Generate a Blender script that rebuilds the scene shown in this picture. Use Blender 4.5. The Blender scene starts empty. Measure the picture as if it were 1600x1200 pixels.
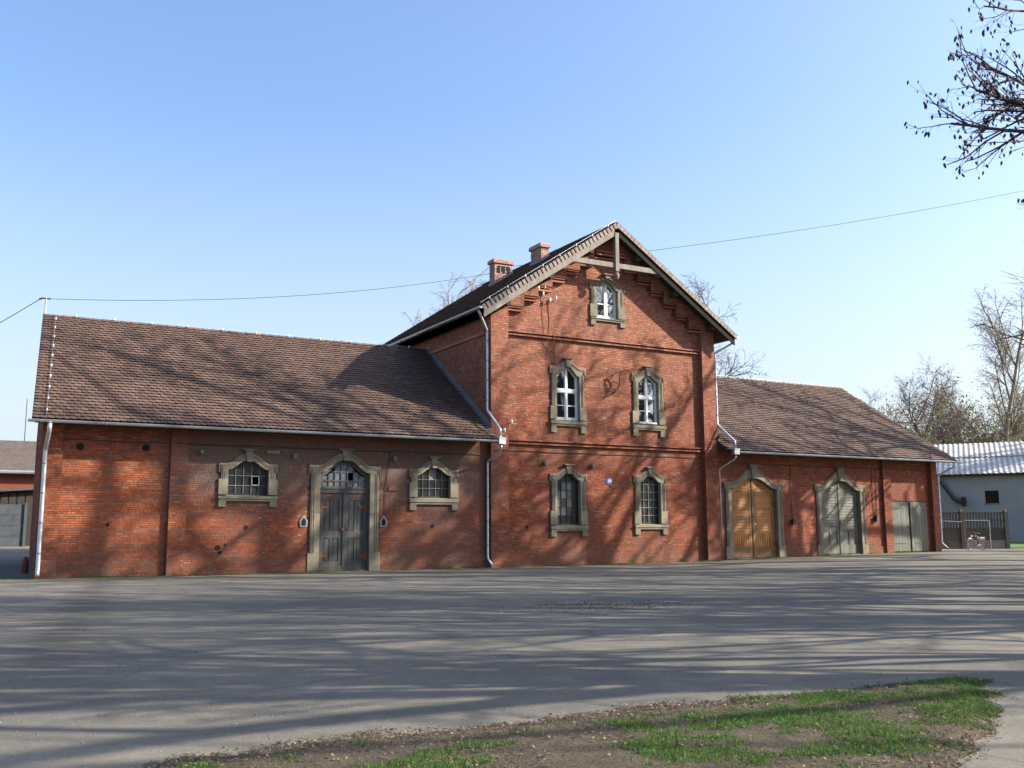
import bpy, math, random
import numpy as np
from mathutils import Vector, Matrix, noise
R = math.radians
rng = random.Random(7)
nrg = np.random.RandomState(11)
S = bpy.context.scene
COL = S.collection

# ------------------------------------------------------------------ camera, sky, sun
CAM_PSI, CAM_PIT, CAM_ROLL, CAM_D = .5131, .147, -.0046, 38.4779
cam = bpy.data.cameras.new('camera'); camo = bpy.data.objects.new('camera', cam); COL.objects.link(camo)
cam.sensor_width = 36; cam.lens = 36*1543.4769/1600; cam.clip_end = 5000; cam.clip_start = .1
camo.location = (0, -CAM_D, 1.6)
camo.rotation_euler = (Matrix.Rotation(-CAM_PSI, 3, 'Z') @ Matrix.Rotation(math.pi/2+CAM_PIT, 3, 'X') @ Matrix.Rotation(CAM_ROLL, 3, 'Z')).to_euler()
S.camera = camo
SUN_AZ, SUN_EL = R(60.5), R(27.9)          # azimuth from -Y (the facade's normal) towards +X
sdir = Vector((math.sin(SUN_AZ)*math.cos(SUN_EL), -math.cos(SUN_AZ)*math.cos(SUN_EL), math.sin(SUN_EL)))
W = bpy.data.worlds.new('World'); S.world = W; W.use_nodes = True
nt = W.node_tree; nt.nodes.clear()
sky = nt.nodes.new('ShaderNodeTexSky'); sky.sky_type = 'NISHITA'; sky.sun_disc = False
sky.sun_elevation = SUN_EL; sky.sun_rotation = math.pi - SUN_AZ
sky.altitude = 100; sky.air_density = 1.0; sky.dust_density = 4.0; sky.ozone_density = 4.5
bg = nt.nodes.new('ShaderNodeBackground'); bg.inputs[1].default_value = .13
wo = nt.nodes.new('ShaderNodeOutputWorld')
# pale ground haze that whitens the sky evenly towards the whole horizon
tcw = nt.nodes.new('ShaderNodeTexCoord'); sxw = nt.nodes.new('ShaderNodeSeparateXYZ'); nt.links.new(tcw.outputs['Generated'], sxw.inputs[0])
mrw = nt.nodes.new('ShaderNodeMapRange'); mrw.interpolation_type = 'SMOOTHSTEP'; mrw.inputs[1].default_value = 0; mrw.inputs[2].default_value = .42; mrw.inputs[3].default_value = .62; mrw.inputs[4].default_value = 0
nt.links.new(sxw.outputs[2], mrw.inputs[0])
mxw = nt.nodes.new('ShaderNodeMix'); mxw.data_type = 'RGBA'; nt.links.new(mrw.outputs[0], mxw.inputs[0]); nt.links.new(sky.outputs[0], mxw.inputs[6]); mxw.inputs[7].default_value = (2.75, 2.8, 2.85, 1)
nt.links.new(mxw.outputs[2], bg.inputs[0]); nt.links.new(bg.outputs[0], wo.inputs[0])
sl = bpy.data.lights.new('sun', 'SUN'); sl.energy = 5.0; sl.angle = R(.45); sl.color = (1, .91, .77)
so = bpy.data.objects.new('sun', sl); COL.objects.link(so)
so.rotation_euler = sdir.to_track_quat('Z', 'Y').to_euler(); so.location = (60, -40, 60)
S.view_settings.view_transform = 'Standard'; S.view_settings.look = 'None'
S.view_settings.exposure = 1.45; S.view_settings.gamma = 1; S.view_settings.use_curve_mapping = False
S.cycles.max_bounces = 6; S.cycles.transparent_max_bounces = 12

# ------------------------------------------------------------------ materials
def newmat(name):
    m = bpy.data.materials.new(name); m.use_nodes = True
    return m, m.node_tree.nodes, m.node_tree.links, m.node_tree.nodes['Principled BSDF']
class G:
    """a small wrapper for node graphs"""
    def __init__(s, name, rough=.8, metal=0, spec=.3):
        s.m, s.n, s.l, s.b = newmat(name)
        s.b.inputs['Roughness'].default_value = rough; s.b.inputs['Metallic'].default_value = metal
        s.b.inputs['Specular IOR Level'].default_value = spec
        s.geo = s.n.new('ShaderNodeNewGeometry')
    def pos(s, scale=(1, 1, 1)):
        mp = s.n.new('ShaderNodeMapping'); mp.inputs['Scale'].default_value = scale
        s.l.new(s.geo.outputs['Position'], mp.inputs[0]); return mp.outputs[0]
    def noise(s, scale, detail=4, rough=.6, stretch=(1, 1, 1), dist=0):
        t = s.n.new('ShaderNodeTexNoise'); t.inputs['Scale'].default_value = scale
        t.inputs['Detail'].default_value = detail; t.inputs['Roughness'].default_value = rough
        t.inputs['Distortion'].default_value = dist
        s.l.new(s.pos(stretch), t.inputs['Vector']); return t.outputs[0]
    def ramp(s, fac, stops, mode='LINEAR'):
        r = s.n.new('ShaderNodeValToRGB'); r.color_ramp.interpolation = mode
        e = r.color_ramp.elements
        while len(e) < len(stops): e.new(.5)
        for k, (p, c) in enumerate(stops):
            e[k].position = p; e[k].color = (c, c, c, 1) if isinstance(c, (int, float)) else (*c, 1)
        s.l.new(fac, r.inputs[0]); return r.outputs[0]
    def mix(s, fac, a, b, mode='MIX'):
        x = s.n.new('ShaderNodeMix'); x.data_type = 'RGBA'; x.blend_type = mode
        for v, i in ((fac, 0), (a, 6), (b, 7)):
            if isinstance(v, (int, float)): x.inputs[i].default_value = v if i == 0 else (v, v, v, 1)
            elif isinstance(v, tuple): x.inputs[i].default_value = (*v, 1)
            else: s.l.new(v, x.inputs[i])
        return x.outputs[2]
    def math(s, op, a, b=0, clamp=False):
        x = s.n.new('ShaderNodeMath'); x.operation = op; x.use_clamp = clamp
        for v, i in ((a, 0), (b, 1)):
            if isinstance(v, (int, float)): x.inputs[i].default_value = v
            else: s.l.new(v, x.inputs[i])
        return x.outputs[0]
    def axis(s, k):
        x = s.n.new('ShaderNodeSeparateXYZ'); s.l.new(s.geo.outputs['Position'], x.inputs[0]); return x.outputs[k]
    def band(s, v, a, b, soft):       # 1 between a and b with soft edges
        m1 = s.n.new('ShaderNodeMapRange'); m1.inputs[1].default_value = a-soft; m1.inputs[2].default_value = a+soft; s.l.new(v, m1.inputs[0])
        m2 = s.n.new('ShaderNodeMapRange'); m2.inputs[1].default_value = b-soft; m2.inputs[2].default_value = b+soft
        m2.inputs[3].default_value = 1; m2.inputs[4].default_value = 0; s.l.new(v, m2.inputs[0])
        return s.math('MULTIPLY', m1.outputs[0], m2.outputs[0])
    def rnd(s):                        # one value for each brick, tile or board
        o = s.n.new('ShaderNodeObjectInfo')
        return s.math('FRACT', s.math('ADD', s.geo.outputs['Random Per Island'], s.math('MULTIPLY', o.outputs['Random'], 7.31)))
    def bump(s, h, strength=.4, dist=.02):
        b = s.n.new('ShaderNodeBump'); b.inputs['Strength'].default_value = strength; b.inputs['Distance'].default_value = dist
        s.l.new(h, b.inputs['Height']); s.l.new(b.outputs[0], s.b.inputs['Normal'])
    def col(s, c):
        if isinstance(c, tuple): s.b.inputs[0].default_value = (*c, 1)
        else: s.l.new(c, s.b.inputs[0])
        return s.m

def brick_mat(name, dull=0.0, pale=False):
    g = G(name, .85)
    r = g.rnd()
    if pale: base = g.ramp(r, [(0, (.24, .12, .10)), (.5, (.33, .19, .155)), (1, (.42, .29, .25))])
    else: base = g.ramp(r, [(0, (.12, .036, .024)), (.1, (.17, .044, .023)), (.4, (.215, .052, .022)), (.8, (.26, .070, .028)), (.95, (.295, .095, .042)), (1, (.27, .14, .085))])
    big = g.noise(.35, 5, .6)
    if not pale:
        base = g.mix(g.ramp(big, [(.38, 0), (.68, .75)]), base, (.135, .038, .024))
        x, z = g.axis(0), g.axis(2)
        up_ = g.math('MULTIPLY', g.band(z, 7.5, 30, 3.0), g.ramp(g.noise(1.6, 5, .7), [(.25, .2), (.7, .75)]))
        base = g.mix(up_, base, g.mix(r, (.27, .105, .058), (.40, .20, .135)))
        sun_patch = g.math('MULTIPLY', g.math('MULTIPLY', g.band(x, -5, 8.2, 1.2), g.band(z, 1.0, 4.6, .8)), g.ramp(g.noise(1.0, 5, .7), [(.3, .1), (.65, .65)]))  # sunlight on the left end bay, put into the brick colour
        base = g.mix(sun_patch, base, g.mix(r, (.25, .066, .024), (.36, .125, .05)))
        # lime bloom round the stable windows and door, damp foot
        n2 = g.noise(1.3, 6, .7, (1, 1, 1.6))
        bx = g.math('MULTIPLY', g.band(x, 7.2, 20.2, 1.2), g.band(z, 2.9, 5.3, .55))
        m = g.math('MULTIPLY', bx, g.ramp(n2, [(.22, 0), (.50, .9)]))
        base = g.mix(m, base, (.115, .088, .073))
        soot = g.math('MULTIPLY', g.math('MULTIPLY', g.band(x, 15.3, 20.6, .8), g.band(z, -1, 5.3, .5)), g.ramp(g.noise(.8, 5, .7), [(.35, .15), (.6, .75)]))
        base = g.mix(soot, base, (.095, .055, .043))
        n3 = g.noise(2.6, 5, .7)
        m = g.math('MULTIPLY', g.band(z, -1, .5, .5), g.ramp(n3, [(.42, 0), (.62, .8)]))
        base = g.mix(m, base, (.125, .10, .07))
        fan = g.math('MULTIPLY', g.band(z, -1, 1.1, .7), g.ramp(g.noise(.9, 6, .7, (1, 1, 2)), [(.40, 0), (.66, .6)]))
        base = g.mix(fan, base, (.10, .048, .036))
        for xc_, zs_ in ((9.93, 2.5), (17.82, 2.45), (24.62, 1.3), (29.29, 1.35), (24.65, 6.0), (29.3, 6.05), (26.98, 11.3)):
            rn = g.math('MULTIPLY', g.band(x, xc_-1.05, xc_+1.05, .2), g.band(z, zs_-1.0, zs_+.1, .35))
            base = g.mix(g.math('MULTIPLY', rn, g.ramp(g.noise(4, 4, .7, (2.2, 1, .25)), [(.42, 0), (.62, .6)])), base, (.11, .075, .06))
        n4 = g.noise(5, 4, .7)
        base = g.mix(g.ramp(n4, [(.66, 0), (.76, .55)]), base, (.27, .20, .16))
        st = g.noise(1.1, 5, .6, (1.6, 1, .35))
        base = g.mix(g.ramp(st, [(.56, 0), (.75, .6)]), base, (.085, .05, .042))
    g.bump(g.noise(60, 3), .35, .006)
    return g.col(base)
def plain(name, c, rough=.8, metal=0, var=.25, scale=3, dark=.5, spec=.3, bump=0, bscale=40, stretch=(1, 1, 1), islands=0):
    g = G(name, rough, metal, spec)
    n = g.noise(scale, 5, .65, stretch)
    base = g.mix(g.ramp(n, [(.3, 0), (.7, 1)]), tuple(v*(1-var) for v in c), tuple(min(1, v*(1+var)) for v in c))
    n2 = g.noise(scale*.4, 5, .7, stretch)
    base = g.mix(g.ramp(n2, [(.52, 0), (.75, dark)]), base, tuple(v*.45 for v in c))
    if islands: base = g.mix(islands, base, g.mix(g.rnd(), tuple(v*.5 for v in c), tuple(min(1, v*1.5) for v in c)))
    if bump: g.bump(g.noise(bscale, 3, .6, stretch), bump, .02)
    return g.col(base)
M = {}
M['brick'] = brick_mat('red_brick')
M['palebrick'] = brick_mat('chimney_brick', pale=True)
M['mortar'] = plain('lime_mortar', (.085, .045, .034), .95, var=.3, scale=2)
M['palemortar'] = plain('pale_mortar', (.36, .31, .27), .95)
M['stone'] = plain('sandstone', (.178, .157, .115), .9, var=.28, scale=2.2, dark=.85, islands=.28, bump=.5, bscale=30)
M['stonedark'] = plain('weathered_sandstone', (.11, .105, .08), .9, var=.3, scale=3, dark=.7, bump=.5, bscale=30)
def tile_mat(name, a, b, c):
    g = G(name, .72, 0, .35)
    base = g.ramp(g.rnd(), [(0, a), (.5, b), (1, c)])
    base = g.mix(g.ramp(g.noise(.8, 5, .7), [(.4, 0), (.75, .45)]), base, tuple(v*.62 for v in a))
    base = g.mix(g.ramp(g.noise(6, 4, .7), [(.6, 0), (.78, .35)]), base, (.09, .085, .065))
    g.bump(g.noise(50, 3), .3, .006)
    return g.col(base)
M['tile'] = tile_mat('clay_tile', (.070, .045, .035), (.100, .062, .047), (.128, .081, .061))
M['vergetile'] = plain('verge_tile', (.22, .175, .15), .8, islands=.3)
M['under'] = plain('roof_boarding', (.035, .028, .024), .9)
M['zinc'] = plain('zinc_sheet', (.50, .53, .57), .38, .75, var=.12, scale=3, dark=.3)
M['zincdull'] = plain('dull_zinc', (.17, .175, .185), .6, .3, var=.2, scale=4, dark=.3)
M['iron'] = plain('black_iron', (.03, .028, .027), .6, .3)
M['rust'] = plain('rusty_iron', (.16, .06, .035), .85, 0)
M['white'] = plain('white_paint', (.62, .63, .64), .5, var=.05, dark=.12)
M['oldwhite'] = plain('flaking_pale_paint', (.22, .22, .205), .7, var=.2)
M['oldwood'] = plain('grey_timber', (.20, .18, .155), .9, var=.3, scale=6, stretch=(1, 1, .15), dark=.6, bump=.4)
M['shadewood'] = plain('shade_black_timber', (.010, .009, .008), .95)  # overhang shade on the right bargeboard, put into a near-black colour
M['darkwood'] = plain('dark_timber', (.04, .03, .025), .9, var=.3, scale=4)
def painted(name, c, wear, amt, sc=9, islands=.0, stretch=(1, 1, .12)):
    g = G(name, .7)
    n = g.noise(sc, 6, .7, stretch)
    base = g.mix(g.ramp(n, [(.46-.2*amt, 0), (.74, 1)]), c, wear)
    base = g.mix(g.ramp(g.noise(1.8, 4, .7), [(.45, 0), (.8, .6)]), base, tuple(v*.5 for v in c))
    if islands: base = g.mix(islands, base, g.mix(g.rnd(), tuple(v*.45 for v in c), tuple(v*1.4 for v in c)))
    g.bump(n, .35, .008)
    return g.col(base)
M['bluedoor'] = painted('weathered_blue_grey_paint', (.034, .038, .042), (.098, .094, .082), .5)
M['redstain'] = plain('red_brown_stain', (.14, .055, .045), .85)
M['varnish'] = painted('orange_varnished_pine', (.30, .135, .038), (.16, .07, .028), .35, 5, .35, (.25, 1, 1))
M['varnishdark'] = painted('brown_worn_pine', (.16, .075, .033), (.10, .07, .055), .6, 4, .2)
M['greydoor'] = painted('weathered_green_grey_paint', (.085, .088, .072), (.165, .155, .125), .5, 7, .2)
M['greydark'] = painted('grey_panel_paint', (.10, .10, .095), (.15, .15, .14), .4, 7, .1)  # grey paint of the lower gate panels
M['plank'] = painted('bare_grey_green_board', (.085, .092, .08), (.14, .135, .11), .6, 7, .3)
M['plaster'] = plain('pale_blue_grey_plaster', (.29, .30, .31), .9, var=.08, scale=.8, dark=.18, bump=.1)
M['corr'] = plain('fibre_cement_sheet', (.40, .385, .36), .85, var=.2, scale=1.2, dark=.5)
M['concrete'] = plain('grey_concrete', (.20, .185, .165), .9, var=.2, scale=3)
M['darkconcrete'] = plain('dark_mossy_concrete', (.075, .068, .06), .9, var=.3, scale=3, islands=.3)
M['shadeconcrete'] = plain('shade_toned_concrete_slab', (.055, .066, .074), .9, var=.2, scale=2, dark=.5)  # shade over the slab fence is put into this dark colour
M['ductmetal'] = plain('green_grey_duct_metal', (.045, .06, .062), .5, .3)
M['cable'] = plain('black_cable', (.03, .035, .035), .7)
M['redcable'] = plain('orange_cable', (.35, .14, .08), .7)
M['porcelain'] = plain('white_porcelain', (.7, .69, .66), .35, var=.1, dark=.1, spec=.5)
M['rubber'] = plain('black_rubber', (.02, .02, .02), .8)
M['redpaint'] = plain('dark_red_bicycle_paint', (.10, .014, .012), .4, spec=.5)
M['chrome'] = plain('chrome', (.12, .12, .12), .5, .4)
M['blue'] = plain('blue_enamel', (.05, .09, .28), .4, var=.1, dark=.1)
M['fartile'] = plain('far_roof_tile', (.078, .062, .054), .9)
M['bark'] = plain('grey_brown_bark', (.125, .10, .08), .95, var=.4, scale=5, bump=.6, bscale=15)
M['twig'] = plain('dark_twig_bark', (.085, .062, .058), .95)
M['birchbark'] = plain('pale_birch_bark', (.2, .17, .14), .9, var=.5, scale=3)
M['birchtwig'] = plain('birch_twig', (.26, .21, .16), .9, var=.2)
M['fartwig'] = plain('reddish_brown_twig', (.21, .155, .12), .95, var=.3)
M['pod'] = plain('dry_dark_pod', (.055, .035, .035), .9)
def leafmat(name, stops, trans=.3):
    g = G(name, .7)
    c = g.ramp(g.rnd(), stops)
    g.col(c)
    t = g.n.new('ShaderNodeBsdfTranslucent'); g.l.new(c, t.inputs[0])
    mx = g.n.new('ShaderNodeMixShader'); mx.inputs[0].default_value = trans
    out = g.n['Material Output']
    g.l.new(g.b.outputs[0], mx.inputs[1]); g.l.new(t.outputs[0], mx.inputs[2]); g.l.new(mx.outputs[0], out.inputs[0])
    return g.m
M['grass'] = leafmat('grass_blade', [(0, (.02, .05, .012)), (.5, (.05, .125, .018)), (.85, (.10, .22, .028)), (1, (.20, .18, .08))], .35)
M['litter'] = leafmat('dry_leaf', [(0, (.045, .027, .02)), (.4, (.095, .058, .04)), (.85, (.17, .115, .07)), (1, (.30, .24, .15))], .15)
M['bud'] = leafmat('young_leaf', [(0, (.07, .09, .025)), (.5, (.14, .16, .045)), (1, (.22, .22, .07))], .3)
M['hedge'] = leafmat('dark_green_leaf', [(0, (.02, .04, .012)), (.6, (.05, .085, .02)), (1, (.12, .15, .04))], .2)
# glass
g = G('window_glass', .05, 0, .5); g.col((.02, .025, .03))
tb = g.n.new('ShaderNodeBsdfTransparent'); tb.inputs[0].default_value = (.75, .8, .8, 1)
gl = g.n.new('ShaderNodeBsdfGlossy'); gl.inputs['Roughness'].default_value = .03; gl.inputs[0].default_value = (.9, .95, 1, 1)
fr = g.n.new('ShaderNodeFresnel'); fr.inputs[0].default_value = 1.6
mx = g.n.new('ShaderNodeMixShader'); g.l.new(g.math('ADD', fr.outputs[0], .04), mx.inputs[0]); g.l.new(tb.outputs[0], mx.inputs[1]); g.l.new(gl.outputs[0], mx.inputs[2])
g.l.new(mx.outputs[0], g.n['Material Output'].inputs[0]); M['glass'] = g.m
M['dirtyglass'] = plain('dusty_glass', (.018, .020, .021), .3, var=.5, scale=4, spec=.22)
M['blueglass'] = plain('frosted_blue_glass', (.09, .105, .13), .3, var=.3, scale=3, spec=.3)
M['greyglass'] = plain('dusty_grey_pane', (.17, .165, .16), .5, var=.3, scale=4)
M['brownpane'] = plain('brown_board_pane', (.10, .075, .055), .8)
M['black'] = plain('dark_interior', (.012, .011, .011), .95)
M['curtain'] = plain('net_curtain', (.13, .13, .14), .9, var=.1)

# ground
g = G('worn_asphalt', .93, 0, .2)
n1 = g.noise(.22, 7, .62); n2 = g.noise(1.4, 6, .7); n3 = g.noise(14, 4, .7); n4 = g.noise(90, 2, .6)
base = g.mix(g.ramp(n1, [(.36, 0), (.64, 1)]), (.088, .083, .071), (.158, .144, .114))
base = g.mix(g.ramp(n2, [(.50, 0), (.72, .55)]), base, (.21, .19, .16))
base = g.mix(g.ramp(n3, [(.3, .4), (.55, 0)]), base, (.075, .07, .064))
base = g.mix(g.ramp(n4, [(.35, .45), (.5, 0), (.62, 0), (.72, .5)]), base, g.mix(n4, (.05, .05, .05), (.3, .27, .24)))
yy = g.axis(1)
vor = g.n.new('ShaderNodeTexVoronoi'); vor.inputs['Scale'].default_value = .16; vor.inputs['Randomness'].default_value = 1; g.l.new(g.pos((1, .8, 1)), vor.inputs['Vector'])
base = g.mix(g.ramp(vor.outputs[1], [(.62, 0), (.66, .22)]), base, (.07, .067, .064))
n5 = g.noise(.7, 6, .75, (.35, 1, 1), .6)
base = g.mix(g.ramp(n5, [(.55, 0), (.7, .5)]), base, (.21, .185, .15))
base = g.mix(g.ramp(g.noise(.5, 5, .7, (1, .5, 1), .8), [(.58, 0), (.72, .55)]), base, (.06, .056, .052))
sp = g.n.new('ShaderNodeTexVoronoi'); sp.inputs['Scale'].default_value = 22; g.l.new(g.pos(), sp.inputs['Vector'])
base = g.mix(g.math('MULTIPLY', g.ramp(sp.outputs[0], [(.16, .8), (.22, 0)]), g.ramp(n3, [(.5, 0), (.6, 1)])), base, (.30, .27, .23))
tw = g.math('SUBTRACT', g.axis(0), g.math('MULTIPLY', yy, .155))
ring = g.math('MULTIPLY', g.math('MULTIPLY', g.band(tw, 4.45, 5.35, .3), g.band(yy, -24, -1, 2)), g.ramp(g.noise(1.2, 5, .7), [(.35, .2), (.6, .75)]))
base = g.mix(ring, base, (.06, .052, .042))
foot = g.math('MULTIPLY', g.band(yy, -2.3, .6, .8), g.ramp(g.noise(.9, 6, .7, (.5, 1, 1)), [(.38, 0), (.58, .85)]))
base = g.mix(foot, base, (.11, .10, .055))
crk = g.n.new('ShaderNodeTexVoronoi'); crk.feature = 'DISTANCE_TO_EDGE'; crk.inputs['Scale'].default_value = .33
wv = g.n.new('ShaderNodeVectorMath'); wv.operation = 'ADD'
ns = g.n.new('ShaderNodeTexNoise'); ns.inputs['Scale'].default_value = .9; ns.inputs['Detail'].default_value = 5
g.l.new(g.pos(), ns.inputs['Vector']); g.l.new(g.pos(), wv.inputs[0]); g.l.new(ns.outputs[1], wv.inputs[1]); g.l.new(wv.outputs[0], crk.inputs['Vector'])
base = g.mix(g.math('MULTIPLY', g.ramp(crk.outputs[0], [(0, .85), (.012, 0)]), g.ramp(n1, [(.40, 0), (.55, 1)])), base, (.075, .07, .065))
g.bump(g.math('ADD', g.math('MULTIPLY', n4, .5), n3), .45, .012)
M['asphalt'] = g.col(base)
g = G('bare_soil', .95, 0, .2)
n1 = g.noise(3, 7, .7); n2 = g.noise(25, 5, .7)
base = g.ramp(n1, [(.3, (.035, .026, .018)), (.55, (.07, .052, .037)), (.75, (.115, .09, .066))])
base = g.mix(g.ramp(n2, [(.45, 0), (.7, .6)]), base, (.12, .092, .065))
g.bump(n2, .8, .03)
M['soil'] = g.col(base)
M['pebble'] = plain('pebble', (.13, .118, .10), .9, islands=.5)
g = G('lawn', .95, 0, .2)
M['lawn'] = g.col(g.ramp(g.noise(2.5, 6, .7), [(.3, (.045, .085, .02)), (.7, (.10, .17, .035))]))

# ------------------------------------------------------------------ mesh helpers
ORG = {}
def link(name, me, parent=None, label=None, kind=None, loc=None):
    o = bpy.data.objects.new(name, me); COL.objects.link(o)
    if parent: o.parent = parent
    if loc is not None: o.location = loc
    if label: o['label'] = label
    if kind: o['kind'] = kind
    return o
def org(o): return ORG.get(o.name, (0, 0, 0)) if o else (0, 0, 0)
def thing(name, label, cat, loc, group=None):
    o = link(name, None, label=label, loc=loc); o['category'] = cat; o.empty_display_size = .3
    if group: o['group'] = group
    ORG[o.name] = tuple(loc); return o
def tag(o, label, cat, group=None):
    o['label'] = label; o['category'] = cat
    if group: o['group'] = group
    return o
def npmesh(name, v, f, mat, smooth=False):
    """v Nx3 array, f MxK array (all faces with K corners)"""
    me = bpy.data.meshes.new(name); v = np.asarray(v, np.float32); f = np.asarray(f, np.int32)
    me.vertices.add(len(v)); me.vertices.foreach_set('co', v.ravel())
    k = f.shape[1]; me.loops.add(f.size); me.loops.foreach_set('vertex_index', f.ravel())
    me.polygons.add(len(f)); me.polygons.foreach_set('loop_start', np.arange(0, f.size, k, dtype=np.int32))
    me.polygons.foreach_set('loop_total', np.full(len(f), k, np.int32))
    me.polygons.foreach_set('use_smooth', np.full(len(f), bool(smooth)))
    me.materials.append(mat); me.update(calc_edges=True); return me
class MB:
    def __init__(s): s.v = []; s.f = []
    def add(s, vs, fs):
        b = len(s.v); s.v += [tuple(p) for p in vs]; s.f += [tuple(b+i for i in q) for q in fs]; return s
    def box(s, x0, x1, y0, y1, z0, z1):
        return s.add([(x0,y0,z0),(x1,y0,z0),(x1,y1,z0),(x0,y1,z0),(x0,y0,z1),(x1,y0,z1),(x1,y1,z1),(x0,y1,z1)],
                     [(0,3,2,1),(4,5,6,7),(0,1,5,4),(1,2,6,5),(2,3,7,6),(3,0,4,7)])
    def prism(s, poly, y0, y1):          # polygon in X,Z pushed through from y0 (front) to y1
        n = len(poly)
        return s.add([(x, y0, z) for x, z in poly]+[(x, y1, z) for x, z in poly],
                     [tuple(range(n)), tuple(range(2*n-1, n-1, -1))]+[(i, n+i, n+(i+1) % n, (i+1) % n) for i in range(n)])
    def prismx(s, poly, x0, x1):         # polygon in Y,Z pushed along X
        n = len(poly)
        return s.add([(x0, y, z) for y, z in poly]+[(x1, y, z) for y, z in poly],
                     [tuple(range(n)), tuple(range(2*n-1, n-1, -1))]+[(i, n+i, n+(i+1) % n, (i+1) % n) for i in range(n)])
    def tube(s, pts, r, n=6, caps=True):
        pts = [Vector(p) for p in pts]; rr = r if isinstance(r, (list, tuple)) else [r]*len(pts)
        vs = []; prev = None
        for i, p in enumerate(pts):
            d = (pts[min(i+1, len(pts)-1)]-pts[max(i-1, 0)]).normalized()
            a = d.orthogonal().normalized() if prev is None else (prev-d*prev.dot(d)).normalized()
            prev = a; b = d.cross(a)
            vs += [p+(a*math.cos(t)+b*math.sin(t))*rr[i] for t in [2*math.pi*k/n for k in range(n)]]
        fs = [(i*n+k, i*n+(k+1) % n, (i+1)*n+(k+1) % n, (i+1)*n+k) for i in range(len(pts)-1) for k in range(n)]
        if caps: fs += [tuple(range(n-1, -1, -1)), tuple((len(pts)-1)*n+k for k in range(n))]
        return s.add(vs, fs)
    def band(s, xs, lo, hi, y0, y1):     # closed strip between two curves over xs
        poly = [(x, lo(x)) for x in xs]+[(x, hi(x)) for x in reversed(xs)]
        for a, b in zip(xs[:-1], xs[1:]):
            if hi(a)-lo(a) < 1e-4 and hi(b)-lo(b) < 1e-4: continue
            s.add([(a,y0,lo(a)),(b,y0,lo(b)),(b,y0,hi(b)),(a,y0,hi(a)),(a,y1,lo(a)),(b,y1,lo(b)),(b,y1,hi(b)),(a,y1,hi(a))],
                  [(0,1,2,3),(7,6,5,4),(0,4,5,1),(3,2,6,7)])
        a, b = xs[0], xs[-1]
        s.add([(a,y0,lo(a)),(a,y0,hi(a)),(a,y1,hi(a)),(a,y1,lo(a))], [(0,1,2,3)])
        s.add([(b,y0,lo(b)),(b,y1,lo(b)),(b,y1,hi(b)),(b,y0,hi(b))], [(0,1,2,3)]); return s
    def build(s, name, mat, parent=None, label=None, kind=None, smooth=False, loc=None):
        o0 = org(parent) if loc is None else loc
        me = bpy.data.meshes.new(name); me.from_pydata([(x-o0[0], y-o0[1], z-o0[2]) for x, y, z in s.v], [], s.f)
        me.materials.append(M[mat]); me.update()
        if smooth: me.polygons.foreach_set('use_smooth', [True]*len(me.polygons))
        o = link(name, me, parent, label, kind, loc)
        ORG[o.name] = o0
        return o
def sub(parent):    # a part's own origin is its thing's, so its sub-parts share it
    ORG.setdefault(parent.name, org(parent.parent)); return parent
def lerp(a, b, t): return a+(b-a)*t
def smooth(a, b, x):
    t = min(1, max(0, (x-a)/(b-a))); return t*t*(3-2*t)
def gz(x, y):       # the height of the ground
    return .27*smooth(25, 50, x)*smooth(-20, -2, y)*1.0+.75*smooth(3, 34, y)*(1 if x > -40 else 1)

# ------------------------------------------------------------------ ground
def grid(xs, ys, fz):
    X, Y = np.meshgrid(xs, ys); Z = np.array([[fz(a, b) for a in xs] for b in ys])
    v = np.stack([X.ravel(), Y.ravel(), Z.ravel()], 1); nx = len(xs)
    i = np.arange(len(xs)-1)[None, :]+np.arange(len(ys)-1)[:, None]*nx
    i = i.ravel(); return v, np.stack([i, i+1, i+1+nx, i+nx], 1)
def gridx():
    a = list(np.linspace(-60, 120, 121)); return [-2500, -900, -300, -120]+a+[180, 320, 900, 2500]
def gridy():
    a = list(np.linspace(-60, 60, 81)); return [-900, -300, -120]+a+[90, 160, 400, 1200, 3500]
v, f = grid(gridx(), gridy(), lambda x, y: gz(x, y)+.012*noise.noise(Vector((x*.15, y*.15, 0))))
o = link('ground', npmesh('ground', v, f, M['asphalt'], True), label='worn grey asphalt yard crossed by long tree shadows', kind='structure')
def ye(x):
    P = [(-9, -34.5), (-4, -33), (-1, -31.75), (1.25, -31.05), (2.09, -30.86), (2.92, -30.81), (4.21, -30.97), (5.59, -30.91), (6.95, -31.1), (8.53, -31.14), (9.5, -31.25), (12, -31.6)]
    return float(np.interp(x, [p[0] for p in P], [p[1] for p in P]))
def xe(y):
    P = [(-38, 1.2), (-36, 3.4), (-33.91, 6.1), (-33.56, 6.66), (-33.2, 7.44), (-32.27, 8.86), (-31.6, 9.6), (-31, 9.5)]
    return float(np.interp(y, [p[0] for p in P], [p[1] for p in P]))
def verge_in(x, y):
    n = noise.noise(Vector((x*1.7, y*1.7, 3)))*.2+noise.noise(Vector((x*6, y*6, 9)))*.12+noise.noise(Vector((x*21, y*21, 9)))*.06
    return min(ye(x)-y, (xe(y)-x)*.8)+n
def vz(x, y):
    d = verge_in(x, y)
    return gz(x, y)+max(-.03, min(.05, d*.12))+.012*noise.noise(Vector((x*5, y*5, 1)))+.006*noise.noise(Vector((x*17, y*17, 1)))-.004
v, f = grid(list(np.arange(-9, 11, .07)), list(np.arange(-38, -30.3, .07)), vz)
link('verge', npmesh('verge', v, f, M['soil'], True), label='bare trodden soil verge in the foreground', kind='structure')
link('lawn', npmesh('lawn', *grid(list(np.linspace(60.6, 140, 30)), list(np.linspace(3.2, 60, 30)), lambda x, y: gz(x, y)+.03), M['lawn'], True), label='strip of green lawn beside the pale outbuilding', kind='structure')
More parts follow.
